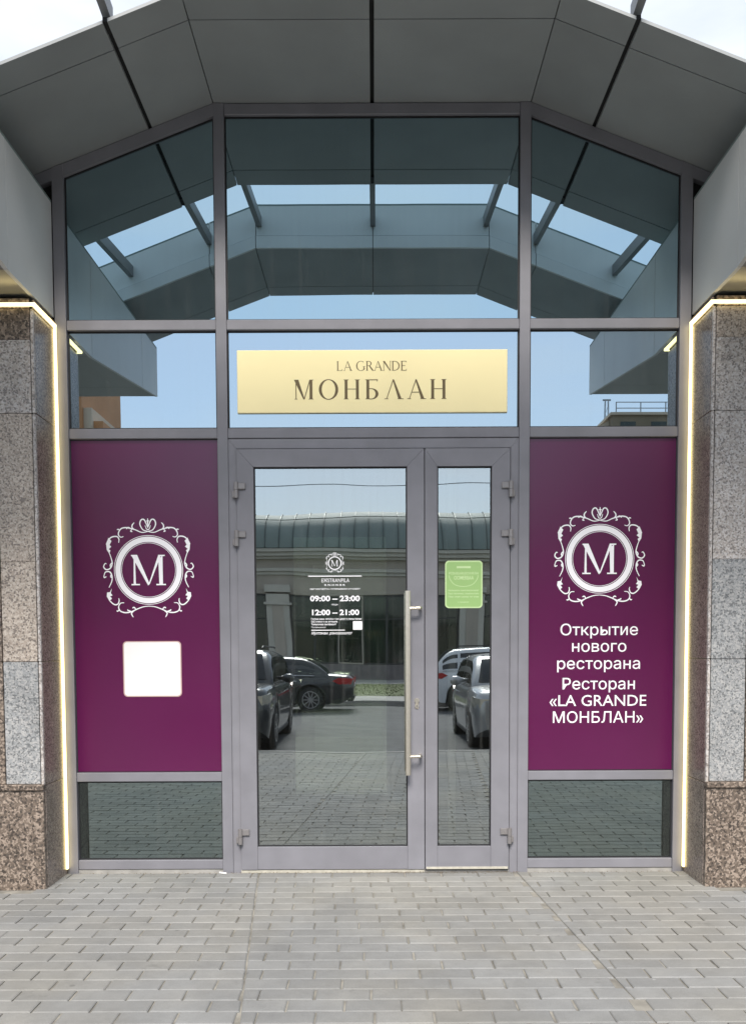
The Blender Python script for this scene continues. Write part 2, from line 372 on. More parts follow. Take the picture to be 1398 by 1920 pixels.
for p in pieces:
    cx, cy = (p[2]+p[4])/2, -(p[0]+p[1])/2
    full = abs(p[4]-p[2]-PW) < 1e-6 and abs(p[5]-p[3]-PW) < 1e-6
    dz = rnd.uniform(-.0016,.0012)
    if p in near:
        if full and std is not None: o = bpy.data.objects.new('paver', std)
        else:
            mb = MB(); paver_geo(mb, p, cx, cy); me = bpy.data.meshes.new('paver'); me.from_pydata(mb.v, [], mb.f); me.materials.append(M['paver'])
            o = bpy.data.objects.new('paver', me)
            if full: std = me
        col.objects.link(o); o.location = (cx+rnd.uniform(-.001,.001), cy+rnd.uniform(-.001,.001), dz)
        o.rotation_euler = (R(rnd.uniform(-.35,.35)), R(rnd.uniform(-.2,.2)), R(rnd.uniform(-.25,.25)))
        o.parent = PAV
    else:
        n0 = len(rest.v); paver_geo(rest, p); t = rnd.random(); tones += [t]*(len(rest.v)-n0)
        tz = rnd.uniform(-.006,.006)
        rest.v[n0:] = [(x_, y_, z_+dz+tz*(y_-cy)+rnd.uniform(-.0,.0)) for x_, y_, z_ in rest.v[n0:]]
ro_ = rest.build('far_pavers', M['paver2'], PAV); ro_['kind'] = 'stuff'
at = ro_.data.attributes.new('tone', 'FLOAT', 'POINT'); at.data.foreach_set('value', tones)

# ------------------------------------------------------------------ the glazed entrance front
SLOPE = .382
def sz(x): x = abs(x); return 5.05 if x <= 1.03 else 5.05 - SLOPE*(x-1.03)
SF = empty('glazed_entrance_front', (0,0,0), 'violet grey framed glass entrance front with double door under the arched canopy', 'shopfront')
FD = .11
for xs in (-1, 1):
    a, b = sorted((xs*2.012, xs*2.085))
    MB().prism([(a,-.01),(b,-.01),(b,sz(b)-.004),(a,sz(a)-.004)], .0, FD).build('mullion', M['frame'], SF)
    a, b = sorted((xs*.962, xs*1.030))
    MB().prism([(a,-.01),(b,-.01),(b,5.046),(a,5.046)], .0, FD).build('mullion', M['frame'], SF)
def rail(x0, x1, z0, z1, name='transom', y0=.004):
    return bx(name, M['frame'], SF, x0, x1, y0, FD-.004, z0, z1, .004)
cols = [(-2.012,-1.030),(-.962,.962),(1.030,2.012)]
for x0, x1 in cols:
    rail(x0, x1, 3.608, 3.674); rail(x0, x1, 2.906, 2.972)
for x0, x1 in (cols[0], cols[2]):
    rail(x0, x1, .622, .684); rail(x0, x1, .022, .086)
    bx('base_strip', M['conc'], SF, x0-.0, x1+.0, .012, .10, -.02, .021)
rail(-.962, .962, 4.975, 5.046, 'top_rail')
for xs in (-1, 1):
    def sl(xa, xb):
        P = [(xs*xa, sz(xa)-.082),(xs*xb, sz(xb)-.082),(xs*xb, sz(xb)-.004),(xs*xa, sz(xa)-.004)]
        if xs < 0: P = [P[1],P[0],P[3],P[2]]
        return MB().prism(P, .004, FD-.004).build('top_rail', M['frame'], SF)
    sl(1.030, 2.012); sl(2.085, 2.75)
    a, b = sorted((xs*2.085, xs*2.75))
    bx('dark_recess_panel', M['backing'], SF, a, b, .05, .08, 3.60, 4.75)
def pane(poly, m, name='glass_pane', yf=.032, parent=SF, gask=True):
    mb = MB().prism(poly, yf, yf+.024); o = mb.build(name, M[m], parent)
    o.data.materials.append(M['glass_clear'])
    for p in o.data.polygons: p.material_index = 0 if p.normal.y < -.9 else 1
    if gask:    # black rubber seal round the pane
        n = len(poly); cx = sum(q[0] for q in poly)/n; cz = sum(q[1] for q in poly)/n
        gk = MB(); ins = .009
        for i in range(n):
            (xa,za),(xb,zb) = poly[i], poly[(i+1)%n]
            L = math.hypot(xb-xa, zb-za); nx, nzz = -(zb-za)/L, (xb-xa)/L
            if (cx-xa)*nx+(cz-za)*nzz < 0: nx, nzz = -nx, -nzz
            gk.prism([(xa,za),(xb,zb),(xb+nx*ins,zb+nzz*ins),(xa+nx*ins,za+nzz*ins)], yf-.004-.0002*i, yf-.001)
        gk.build('rubber_seal', M['gasket'], parent)
    return o
e = .001
for k, (x0, x1) in enumerate(cols):
    if k == 1: top = [(x1-e,4.975-e),(x0+e,4.975-e)]
    else: top = [(x1-e, sz(x1)-.083),(x0+e, sz(x0)-.083)]
    pane([(x0+e,3.675),(x1-e,3.675)]+top, 'glass_top')
    pane([(x0+e,2.973),(x1-e,2.973),(x1-e,3.607),(x0+e,3.607)], 'glass_mid')
    if k != 1:
        pane([(x0+e,.685),(x1-e,.685),(x1-e,2.905),(x0+e,2.905)], 'glass_low')
        pane([(x0+e,.087),(x1-e,.087),(x1-e,.621),(x0+e,.621)], 'glass_low')
# door surround
def mitred(parent, x0, x1, z0, z1, wl_, wt, wr, wb, y0, y1, m='frame', ms=True):
    f = M[m]; gp = .0008
    ix0, ix1, iz0, iz1 = x0+wl_, x1-wr, z0+wb, z1-wt
    MB().prism([(x0,z0),(ix0,z0 if wb == 0 else z0),(ix0,iz1-gp),(x0,z1-gp)], y0, y1).build('stile', f, parent)
    MB().prism([(ix1,z0),(x1,z0),(x1,z1-gp),(ix1,iz1-gp)], y0, y1).build('stile', f, parent)
    MB().prism([(ix0+gp,iz1),(ix1-gp,iz1),(x1-gp,z1),(x0+gp,z1)], y0, y1).build('top_rail', f, parent)
    if wb: bx('bottom_rail', f, parent, ix0+.0006, ix1-.0006, y0+.0005, y1, z0, iz0, .002)
DF = MB().box(-.961,.961,.085,.10,2.84,2.905).build('door_surround', M['gasket'], SF)
mitred(DF, -.961, .961, -.01, 2.902, .053, .062, .053, 0, .010, .085)
bx('threshold', M['alu'], SF, -.908, .334, .002, .09, -.006, .016, .002)
bx('threshold', M['conc'], SF, .336, .908, .012, .09, -.006, .010, .002)
for a_, b_, c_, d_ in ((-.9075,-.86,.02,2.78),(.86,.9075,.02,2.78),(.30,.37,.02,2.78),(-.9075,.9075,2.781,2.84)): bx('door_gap_shade', M['gasket'], SF, a_, b_, .066, .084, c_, d_)  # black strips behind the leaf gaps, the shade there put in as colour
def door(x0, x1, gx0, gx1, hinge_side, label):
    D = empty('door', ((x0+x1)/2, 0, 0)); put(D, SF); D['label'] = label
    z0, z1 = .020, 2.833
    mitred(D, x0, x1, z0, z1, gx0-x0, z1-2.717, x1-gx1, .175-z0, -.006, .062)
    pane([(gx0,.175),(gx1,.175),(gx1,2.717),(gx0,2.717)], 'glass_door', 'door_glass', .020, D)
    hx = x0-.003 if hinge_side < 0 else x1+.003
    sgn = 1 if hinge_side < 0 else -1
    for zc in (2.563, 2.247, .250):
        hb = MB(); ht = .052
        a, b = sorted((hx-sgn*.004, hx+sgn*.060)); hb.box(a, b, -.022, -.006, zc+.006, zc+.006+.042, .003)
        a, b = sorted((hx-sgn*.028, hx+sgn*.004)); hb.box(a, b, -.018, .009, zc-.048, zc-.004, .003)
        hb.tube([(hx,-.026,zc+.001),(hx,-.026,zc+.052)], .0145, 14); hb.tube([(hx,-.026,zc-.052),(hx,-.026,zc-.001)], .0145, 14)
        hb.build('hinge', M['hinge'], D)
    return D
D1 = door(-.905, .333, -.795, .221, -1, 'wide left door leaf with long bar handle')
D2 = door(.339, .902, .420, .782, 1, 'narrow right door leaf with green sticker')
bx('drip_strip', M['alu'], D2, .345, .897, -.012, -.006, .020, .036, .001)
hb = MB().tube([(.221,-.085,.672),(.221,-.085,1.892)], .0185, 20)
for zc in (1.778, .795):
    hb.tube([(.221,-.085,zc),(.300,-.082,zc+.002),(.306,-.072,zc+.002),(.306,-.006,zc+.002)], .0115, 12)
hb.build('pull_handle', M['steel'], D1, smooth=False)
lk = MB(); lk.tube([(.283,-.016,1.165),(.283,-.006,1.165)], .0165, 20); lk.box(.272,.294,-.013,-.006,1.108,1.165,.003); lk.tube([(.283,-.018,1.128),(.283,-.006,1.128)], .0135, 16)
lk.build('lock', M['steel'], D1)
kk = MB(); kk.box(.2815,.2845,-.0190,-.0175,1.120,1.136); kk.build('keyhole', M['gasket'], D1)

# ------------------------------------------------------------------ building shell behind the front and the vestibule
BLD = empty('restaurant_building', (0,6,0), 'low building behind the granite piers and glazed front', 'building')
bx('floor', M['dark'], BLD, -9,9,.12,12,-.3,-.012)
bx('back_wall', M['dark'], BLD, -9,9,5.0,5.2,-.3,4.5)
for xs in (-1,1):
    a, b = sorted((xs*2.75, xs*9)); bx('wall', M['plaster'], BLD, a, b, .13, .4, -.3, 4.05)
    a, b = sorted((xs*2.75, xs*2.85)); bx('inner_wall', M['inwall'], BLD, a, b, .41, 5.0, -.3, 4.3)
rf = MB()
P = [(-2.86,sz(2.86)-.02),(-1.03,5.06),(1.03,5.06),(2.86,sz(2.86)-.02),(2.86,sz(2.86)+.10),(1.03,5.16),(-1.03,5.16),(-2.86,sz(2.86)+.10)]
rf.prism(P, .12, 9.0).build('roof', M['roofmetal'], BLD)
for xs in (-1,1):
    a, b = sorted((xs*2.86, xs*9)); bx('flat_roof', M['roofmetal'], BLD, a, b, .0, 9, 4.30, 4.36)
VD = empty('inner_door', (-.27,1.2,0), 'inner glazed vestibule door behind the front door glass', 'door')
for a, b, c, d in ((-.665,-.640,.33,2.42),(.096,.121,.33,2.42)): bx('stile', M['winframe'], VD, a,b,1.19,1.24,c,d)
for c, d in ((.33,.345),(2.405,2.42)): bx('rail', M['winframe'], VD, -.640,.096,1.191,1.239,c,d)
bx('glass', M['glass_in'], VD, -.640,.096,1.21,1.216,.345,2.405)
VF = empty('vestibule_partition', (0,1.2,0), 'grey inner vestibule partition posts seen through the lower side glass', 'partition')
for x in (-1.62, -1.05, .62, 1.9): bx('post', M['inwall'], VF, x-.03, x+.03, 1.18,1.26,0,3.4)
bx('head', M['inwall'], VF, -2.5,2.5,1.175,1.265,3.4,3.5)

# ------------------------------------------------------------------ canopy
CA = empty('arched_canopy', (0,-1.5,4.6), 'graphite panelled arched canopy with an open slot above the entrance', 'canopy')
def soff(x0, x1, d0, d1, t=.018, lift=.0, name='soffit_panel', m='soffit'):
    z0, z1 = sz(x0)+lift, sz(x1)+lift
    if abs(x0) <= 1.031 and abs(x1) <= 1.031: z0 = z1 = 5.05+lift
    return MB().hexa([(x0,-d1,z0),(x1,-d1,z1),(x1,-d0,z1),(x0,-d0,z0),(x0,-d1,z0+t),(x1,-d1,z1+t),(x1,-d0,z1+t),(x0,-d0,z0+t)]).build(name, M[m], CA)
bands = []
for xs in (-1, 1):
    for a, b in ((.013,1.027),(1.033,1.427),(1.453,2.72)): bands.append(tuple(sorted((xs*a, xs*b))))
for x0, x1 in bands:
    soff(x0, x1, -.118, .764); soff(x0, x1, .772, .985)
bands2 = []
for xs in (-1, 1):
    for a, b in ((.003,1.027),(1.033,1.437),(1.443,2.72)): bands2.append(tuple(sorted((xs*a, xs*b))))
for x0, x1 in bands2:
    soff(x0, x1, 2.095, 2.912); soff(x0, x1, 2.920, 3.13)
for a, b in ((-2.72,-1.03),(-1.03,1.03),(1.03,2.72)):
    soff(a, b, -.118, .89, .022, .0195, 'backing_sheet', 'backing')
    soff(a, b, 2.105, 3.12, .35, .0195, 'beam_core', 'backing')
for x in (-1.44,0,1.44):
    z_ = sz(x); MB().box(x-.0135,x+.0135,-.983,-.885,z_+.006,z_+.030).build('joint_filler', M['backing'], CA)
# slot-side face of the front beam: upper panel, recess line, lower lip; and its outer face
def face(x0, x1, y0, y1, l0, l1, name='fascia_panel', m='soffit'):
    z0, z1 = sz(x0), sz(x1)
    if abs(x0) <= 1.031 and abs(x1) <= 1.031: z0 = z1 = 5.05
    return MB().hexa([(x0,y0,z0+l0),(x1,y0,z1+l0),(x1,y1,z1+l0),(x0,y1,z0+l0),(x0,y0,z0+l1),(x1,y0,z1+l1),(x1,y1,z1+l1),(x0,y1,z0+l1)]).build(name, M[m], CA)
for x0, x1 in bands2:
    face(x0, x1, -2.105, -2.090, .115, .37, m='clad'); face(x0, x1, -2.093, -2.068, .0, .103, m='clad')
    face(x0, x1, -3.135, -3.122, .022, .37)
    face(x0, x1, -3.135, -2.09, .3705, .385, 'top_sheet', 'roofmetal')
    face(x0, x1, -.89, .118, .042, .050, 'top_sheet', 'roofmetal')
for x in (-2.14,-1.44,-1.0,0,1.0,1.44,2.14):
    z0_, z1_, a_, b_ = sz(x)+.045, sz(x)+.19, x-.022, x+.022
    MB().hexa([(a_,-2.092,z1_),(b_,-2.092,z1_),(b_,-.90,z0_),(a_,-.90,z0_),(a_,-2.092,z1_+.09),(b_,-2.092,z1_+.09),(b_,-.90,z0_+.09),(a_,-.90,z0_+.09)]).build('strut', M['strut'], CA)

# metal clad side blocks above the piers
for xs in (-1, 1):
    nm = 'left' if xs < 0 else 'right'
    CB = empty('clad_wall_block', (xs*3.6,-1.4,3.65), 'silver grey metal clad block above the %s granite pier' % nm, 'cladding', 'metal clad blocks beside the entrance')
    X = xs*2.09; T = xs*2.115
    zb = lambda d: 3.69 if d < .74 else 3.69 + (d-.74)*.135
    ds = [(0.005,.742),(.748,2.225),(2.231,2.80)]
    def q(x0, x1, d0, d1, z00, z01, z10, z11, name, m):   # d0 side heights z00..z01, d1 side z10..z11
        a, b = sorted((x0, x1))
        return MB().hexa([(a,-d1,z10),(b,-d1,z10),(b,-d0,z00),(a,-d0,z00),(a,-d1,z11),(b,-d1,z11),(b,-d0,z01),(a,-d0,z01)]).build(name, M[m], CB)
    for d0, d1 in ds: q(X, T, d0, d1, zb(d0), 4.42, zb(d1), 4.42, 'metal_panel', 'clad')
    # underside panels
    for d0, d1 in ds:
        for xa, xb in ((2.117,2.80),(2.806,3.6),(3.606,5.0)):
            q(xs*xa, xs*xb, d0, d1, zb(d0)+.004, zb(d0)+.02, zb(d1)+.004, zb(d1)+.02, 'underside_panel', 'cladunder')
    for xa, xb in ((2.117,3.4),(3.406,5.0)): q(xs*xa, xs*xb, 2.785, 2.80, zb(2.8)+.021, 4.42, zb(2.8)+.021, 4.42, 'front_panel', 'clad')
    q(xs*2.09, xs*5.0, .005, 2.80, 4.421, 4.435, 4.421, 4.435, 'top_sheet', 'roofmetal')
    q(xs*2.117, xs*5.0, .01, .74, zb(0)+.021, 4.41, zb(.74)+.021, 4.41, 'core', 'backing')
    q(xs*2.117, xs*5.0, .74, 2.78, zb(.74)+.021, 4.41, zb(2.78)+.021, 4.41, 'core', 'backing')

# ------------------------------------------------------------------ granite piers
def slab(parent, x0, x1, d0, d1, z0, z1, m, c=.003):
    a, b = sorted((x0, x1)); return bx('granite_slab', M[m], parent, a, b, -d1, -d0, z0, z1, c)
for xs in (-1, 1):
    nm = 'left' if xs < 0 else 'right'
    PR = empty('granite_pier', (xs*3.2,-.2,0), 'polished granite pier with brown plinth to the %s of the glazed front' % nm, 'pier', 'granite piers beside the entrance')
    J = .0025
    bx('pier_core', M['backing'], PR, *sorted((xs*2.10, xs*4.9)), -.385, .12, -.1, 3.655)
    # return side (towards the glass): brown slabs
    for z0, z1, m in ((-.01,.655,'browndark'),(.655+J,1.44,'browndark'),(1.44+J,2.972,'browndark'),(2.972+J,3.60,'browndark'),(3.60+J,3.665,'brown')):
        slab(PR, xs*2.083, xs*2.099, .012, .374, z0, z1, m)
    # slim corner strip, front slabs, plinth and ledge
    for z0, z1 in ((.655,1.44-J),(1.44,2.972-J),(2.972,3.60)):
        slab(PR, xs*2.084, xs*2.103, .3745, .396, z0, z1, 'mixg', .004)
    fr = ((.668,1.44-J,'greyg'),(1.44,2.06,'greyg' if xs > 0 else 'beige'),(2.06+.0006,2.972-J,'mixg' if xs > 0 else 'beige'),(2.972,3.415,'mixg'),(3.4156,3.60,'beige' if xs > 0 else 'brown'),(3.60+J,3.665,'brown'))
    for z0, z1, m in fr: slab(PR, xs*2.106, xs*2.322, .386, .398, z0, z1, m)
    for k, (xa, xb) in enumerate(((2.325,3.10),(3.103,3.9),(3.903,4.9))):
        for z0, z1 in ((.668,1.44-J),(1.44,2.78 if xs < 0 else 2.90)): slab(PR, xs*xa, xs*xb, .386, .404, z0, z1, 'brown')
        slab(PR, xs*xa, xs*xb, .386, .396, 2.785 if xs < 0 else 2.905, 3.60, 'mixg')
        slab(PR, xs*xa, xs*xb, .386, .396, 3.60+J, 3.665, 'brown')
    for xa, xb in ((2.082,3.0),(3.003,3.95),(3.953,4.9)):
        slab(PR, xs*xa, xs*xb, .386 if xa > 2.1 else .376, .430, .630, .667, 'brown', .005)
        slab(PR, xs*(xa+.003), xs*xb, .386 if xa > 2.1 else .376, .412, -.01, .629, 'brown')
    # lit strip: down the joint with the frame, up over the return and along the front
    LD = empty('led_strip_light', (xs*2.07,-.02,0), 'warm white led strip lit along the edge of the %s granite pier' % nm, 'light', 'led strips on the piers')
    a, b = sorted((xs*2.070, xs*2.084))
    bx('diffuser', M['led'], LD, a, b, -.040, -.016, .035, 3.630, .003)
    a, b = sorted((xs*2.060, xs*2.082)); 
    bx('diffuser', M['led'], LD, a, b, -.419, -.041, 3.612, 3.630, .003)
    a, b = sorted((xs*2.060, xs*4.6)); bx('diffuser', M['led'], LD, a, b, -.420, -.404, 3.612, 3.631, .003)
    a, b = sorted((xs*2.089, xs*2.094)); bx('channel', M['alu'], LD, a, b, -.046, -.003, .02, 3.60)

# ------------------------------------------------------------------ lettering helpers
def catmull(pts, n=6):
    P = [pts[0]]+list(pts)+[pts[-1]]; out = []
    for i in range(1, len(P)-2):
        for k in range(n):
            t = k/n; r_ = []
            for a in (0,1):
                p0,p1,p2,p3 = (P[i+j][a] for j in (-1,0,1,2))
                r_.append(.5*((2*p1)+(-p0+p2)*t+(2*p0-5*p1+4*p2-p3)*t*t+(-p0+3*p1-3*p2+p3)*t**3))
            out.append(tuple(r_))
    out.append(tuple(pts[-1])); return out
class Flat:     # flat vinyl shapes, each a hair above the last so none share a plane
    def __init__(s, y): s.mb = MB(); s.y = y; s.k = 0
    def poly(s, pts):
        A = sum(pts[i][0]*pts[(i+1)%len(pts)][1]-pts[(i+1)%len(pts)][0]*pts[i][1] for i in range(len(pts)))
        if A < 0: pts = pts[::-1]
        s.k += 1; yy = s.y - .000012*s.k
        s.mb.add([(x,yy,z) for x,z in pts], [tuple(range(len(pts)))])
    def ribbon(s, pts, w0, taper=True):
        n = len(pts); L = []; Rr = []
        for i, p in enumerate(pts):
            a, b = pts[max(0,i-1)], pts[min(n-1,i+1)]
            dx, dz = b[0]-a[0], b[1]-a[1]; l_ = math.hypot(dx,dz) or 1
            t = i/(n-1); ww = w0*(.55+.45*math.sin(math.pi*t)) if taper else w0
            L.append((p[0]-dz/l_*ww/2, p[1]+dx/l_*ww/2)); Rr.append((p[0]+dz/l_*ww/2, p[1]-dx/l_*ww/2))
        s.k += 1; yy = s.y-.000012*s.k
        vs = [(x,yy,z) for x,z in L]+[(x,yy,z) for x,z in Rr]
        s.mb.add(vs, [(i, n+i, n+i+1, i+1) for i in range(n-1)])
    def ring(s, cx, cz, ro, ri, rox=None, rix=None, n=64):
        rox = rox or ro; rix = rix or ri; s.k += 1; yy = s.y-.000012*s.k
        vs = [(cx+rox*math.cos(2*math.pi*i/n), yy, cz+ro*math.sin(2*math.pi*i/n)) for i in range(n)]+[(cx+rix*math.cos(2*math.pi*i/n), yy, cz+ri*math.sin(2*math.pi*i/n)) for i in range(n)]
        s.mb.add(vs, [(i,(i+1)%n,n+(i+1)%n,n+i) for i in range(n)])
    def build(s, name, m, parent): return s.mb.build(name, m, parent)
# roman capitals as strokes, unit height; returns advance
def glyph(F, ch, x, z, h, T=.135, t=.04):
    q = lambda *p: F.poly([(x+a*h, z+b*h) for a, b in p])
    sf = .07
    def stem(a, wd, lo=True, hi=True):
        q((a,0),(a+wd,0),(a+wd,1),(a,1))
        if lo: q((a-sf,0),(a+wd+sf,0),(a+wd,.045),(a,.045))
        if hi: q((a,.955),(a+wd,.955),(a+wd+sf,1),(a-sf,1))
    def arc(cx, cz, rx, rz, a0, a1, wx, wz, n=18):
        o_ = [(cx+rx*math.cos(R(a0+(a1-a0)*i/n)), cz+rz*math.sin(R(a0+(a1-a0)*i/n))) for i in range(n+1)]
        i_ = [(cx+(rx-wx)*math.cos(R(a0+(a1-a0)*i/n)), cz+(rz-wz)*math.sin(R(a0+(a1-a0)*i/n))) for i in range(n+1)]
        for i in range(n): q(o_[i],o_[i+1],i_[i+1],i_[i])
    def serif(cx, wd=.2): q((cx-wd/2,0),(cx+wd/2,0),(cx+wd/2,.03),(cx-wd/2,.03))
    if ch in 'МM':
        stem(.10,t*1.3,True,False); stem(.82,T,True,False)
        q((.02,1),(.10+T,1),(.55+.02,0),(.50,0)); q((.80,1),(.99,1),(.99,.955),(.57,.0),(.52,.0)) if False else q((.82,1),(.87,1),(.57,0),(.52,0))
        q((.87-.02,.955),(.82+T,.955),(.82+T+sf,1),(.84,1)); return 1.08
    if ch in 'ОO': F.ring(x+.52*h, z+.5*h, .52*h, .48*h, .50*h, (.50-T)*h, 40); return 1.07
    if ch in 'НH': stem(.08,T); stem(.66,T); q((.08+T,.50),(.66,.50),(.66,.50+t),(.08+T,.50+t)); return .92
    if ch == 'Б':
        stem(.08,T); q((.08+T,1-t*1.2),(.66,1-t*1.2),(.68,1),(.08+T,1)); q((.64,.86),(.68,1),(.66,1),(.62,.96))
        arc(.34,.27,.36,.28,-90,90,T,.04); q((.08+T,0-.01),(.35,-.01),(.35,.03),(.08+T,.03)); q((.08+T,.51),(.35,.51),(.35,.55),(.08+T,.55)); return .80
    if ch in 'ЛАAΛ':
        q((.10,0),(.10+t*1.1,0),(.47,.93),(.45,1)); q((.43,1),(.50,1),(.90,0),(.90-T*1.15,0)); serif(.11,.20); serif(.84,.30)
        if ch in 'АA': q((.245,.33),(.69,.33),(.685,.33+t),(.26,.33+t))
        return .97
    if ch == 'L': stem(.08,T); q((.08+T,0),(.60,0),(.64,.18),(.60,.18),(.55,.045),(.08+T,.045)); return .72
    if ch == 'E':
        stem(.08,T); q((.08+T,0),(.62,0),(.66,.18),(.62,.18),(.57,.045),(.08+T,.045)); q((.08+T,.955),(.56,.955),(.60,.84),(.63,.84),(.62,1),(.08+T,1)); q((.08+T,.50),(.50,.50),(.50,.50+t),(.08+T,.50+t)); return .74
    if ch == 'D': stem(.08,T); arc(.30,.5,.56,.5,-90,90,T,.045,24); q((.08+T,0),(.31,0),(.31,.045),(.08+T,.045)); q((.08+T,.955),(.31,.955),(.31,1),(.08+T,1)); return .96
    if ch == 'G': arc(.52,.5,.50,.52,50,330,T,.045,30); q((.80,.08),(.80+T*.8,.08),(.80+T*.8,.42),(.80,.42)); q((.72,.42),(1.0,.42),(1.0,.45),(.72,.45)); return 1.04
    if ch == 'R': stem(.08,T); arc(.32,.75,.30,.25,-90,90,T,.04); q((.08+T,.96),(.33,.96),(.33,1),(.08+T,1)); q((.08+T,.50),(.33,.50),(.33,.54),(.08+T,.54)); q((.32,.51),(.46,.51),(.84,.02),(.66,.02)); serif(.78,.2); return .84
    if ch == 'N': stem(.08,t*1.2); stem(.78,t*1.2,False,True); q((.02,1),(.15+T*.6,1),(.78+t*1.2,0),(.74,0)); return .94
    return .40
def serif_text(F, txt, cx, z, h, T=.135, t=.04, sp=.0, width=None):
    adv = [glyph(Flat(0), c, 0, 0, 1, T, t) for c in txt]; tot = sum(adv)+sp*(len(txt)-1)
    if width: sp += (width/h-tot)/(len(txt)-1); tot = width/h
    x = cx-tot*h/2
    for c, a in zip(txt, adv): glyph(F, c, x, z, h, T, t); x += (a+sp)*h
def font_mesh(txt, bold=0, shear=0):
    c = bpy.data.curves.new('t', 'FONT'); c.body = txt; c.size = 1; c.offset = bold; c.shear = shear; c.resolution_u = 3; c.fill_mode = 'FRONT'
    o = bpy.data.objects.new('t', c); col.objects.link(o); bpy.context.view_layer.update()
    me = bpy.data.meshes.new_from_object(o.evaluated_get(bpy.context.evaluated_depsgraph_get()))
    bpy.data.objects.remove(o); bpy.data.curves.remove(c)
    P = [[(me.vertices[k].co.x, me.vertices[k].co.y) for k in p.vertices] for p in me.polygons]
    bpy.data.meshes.remove(me); return P
def text(txt, cx, z, capw, y, m, parent, name='lettering', size=.1, bold=0, shear=0):
    body = txt.replace('н', 'п')
    if bold: body = body.replace('и', 'п')      # the two letters the font fills badly are drawn as strokes
    P = font_mesh(body, bold, shear)
    for i, ch in enumerate(txt):
        if ch not in ('ни' if bold else 'н') or shear: continue
        x1 = max(q[0] for p in font_mesh(body[:i+1], bold) for q in p); x0 = x1-.43-2*bold; b = bold; t = .088+2*b
        P = [p for p in P if not (x0-.01 < sum(q[0] for q in p)/len(p) < x1+.01)]
        def quad(*c): P.append([(x0+u, v) for u, v in c])
        W_ = x1-x0
        quad((0,-b),(t,-b),(t,.545+b),(0,.545+b)); quad((W_-t,-b),(W_,-b),(W_,.545+b),(W_-t,.545+b))
        if ch == 'н': quad((t,.235-b),(W_-t,.235-b),(W_-t,.32+b),(t,.32+b))
        else: quad((t,.0),(t+.02,.02),(W_-t,.40),(W_-t,.54),(W_-t-.02,.52),(t,.14))
    xs_ = [q[0] for p in P for q in p]; x0, x1 = min(xs_), max(xs_); sx = capw/(x1-x0)
    mb = MB()
    for i, p in enumerate(P):     # every facet a hair apart, so overlapping strokes never share a plane
        mb.add([((u-(x0+x1)/2)*sx+cx, y-1.2e-6*(i % 500), z+v*size) for u, v in p], [tuple(range(len(p)))])
    return mb.build(name, m, parent)
def rrect(x0, x1, z0, z1, r, n=6):
    P = []
    for cx, cz, a in ((x1-r,z0+r,-90),(x1-r,z1-r,0),(x0+r,z1-r,90),(x0+r,z0+r,180)):
        P += [(cx+r*math.cos(R(a+90*i/n)), cz+r*math.sin(R(a+90*i/n))) for i in range(n+1)]
    return P

# emblem traced in units where the ring centre is 0,0
SCROLL = [
 [(0,314),(40,326),(64,370),(54,405),(30,408),(10,368),(0,342)],
 [(0,312),(50,305),(100,325),(140,337),(180,344),(215,337),(236,312),(240,284),(222,267),(200,272)],
 [(112,330),(128,345),(126,366),(110,384)], [(138,336),(160,345),(176,333)], [(228,322),(240,330),(252,327)],
 [(130,330),(140,315),(126,312)],
 [(240,222),(237,250),(254,272),(295,268),(325,242),(342,208)],
 [(318,140),(302,92),(296,52),(312,16),(344,4),(366,26),(354,54),(343,50)],
 [(366,-48),(352,-16),(318,-14),(300,-45),(302,-90),(326,-142)], [(345,-52),(362,-60),(366,-44)],
 [(342,-212),(320,-250),(285,-280),(256,-276),(245,-250),(248,-230)],
 [(204,-266),(234,-270),(250,-300),(238,-332),(200,-346),(150,-340),(100,-318),(50,-300),(0,-294)],
 [(246,-322),(258,-334),(268,-330)], [(122,-330),(146,-352),(132,-384)], [(150,-335),(170,-330),(180,-322)], [(110,-318),(124,-304),(138,-310)],
 [(300,60),(312,40),(306,20)], [(300,-30),(310,-48),(304,-64)],
]
LEAF = [[(298,236),(322,262),(342,214),(338,165),(318,132),(308,160),(322,170),(300,190),(314,204)], [(303,-148),(318,-178),(342,-182),(346,-214),(322,-248),(303,-232),(318,-212),(298,-206),(312,-186)]]
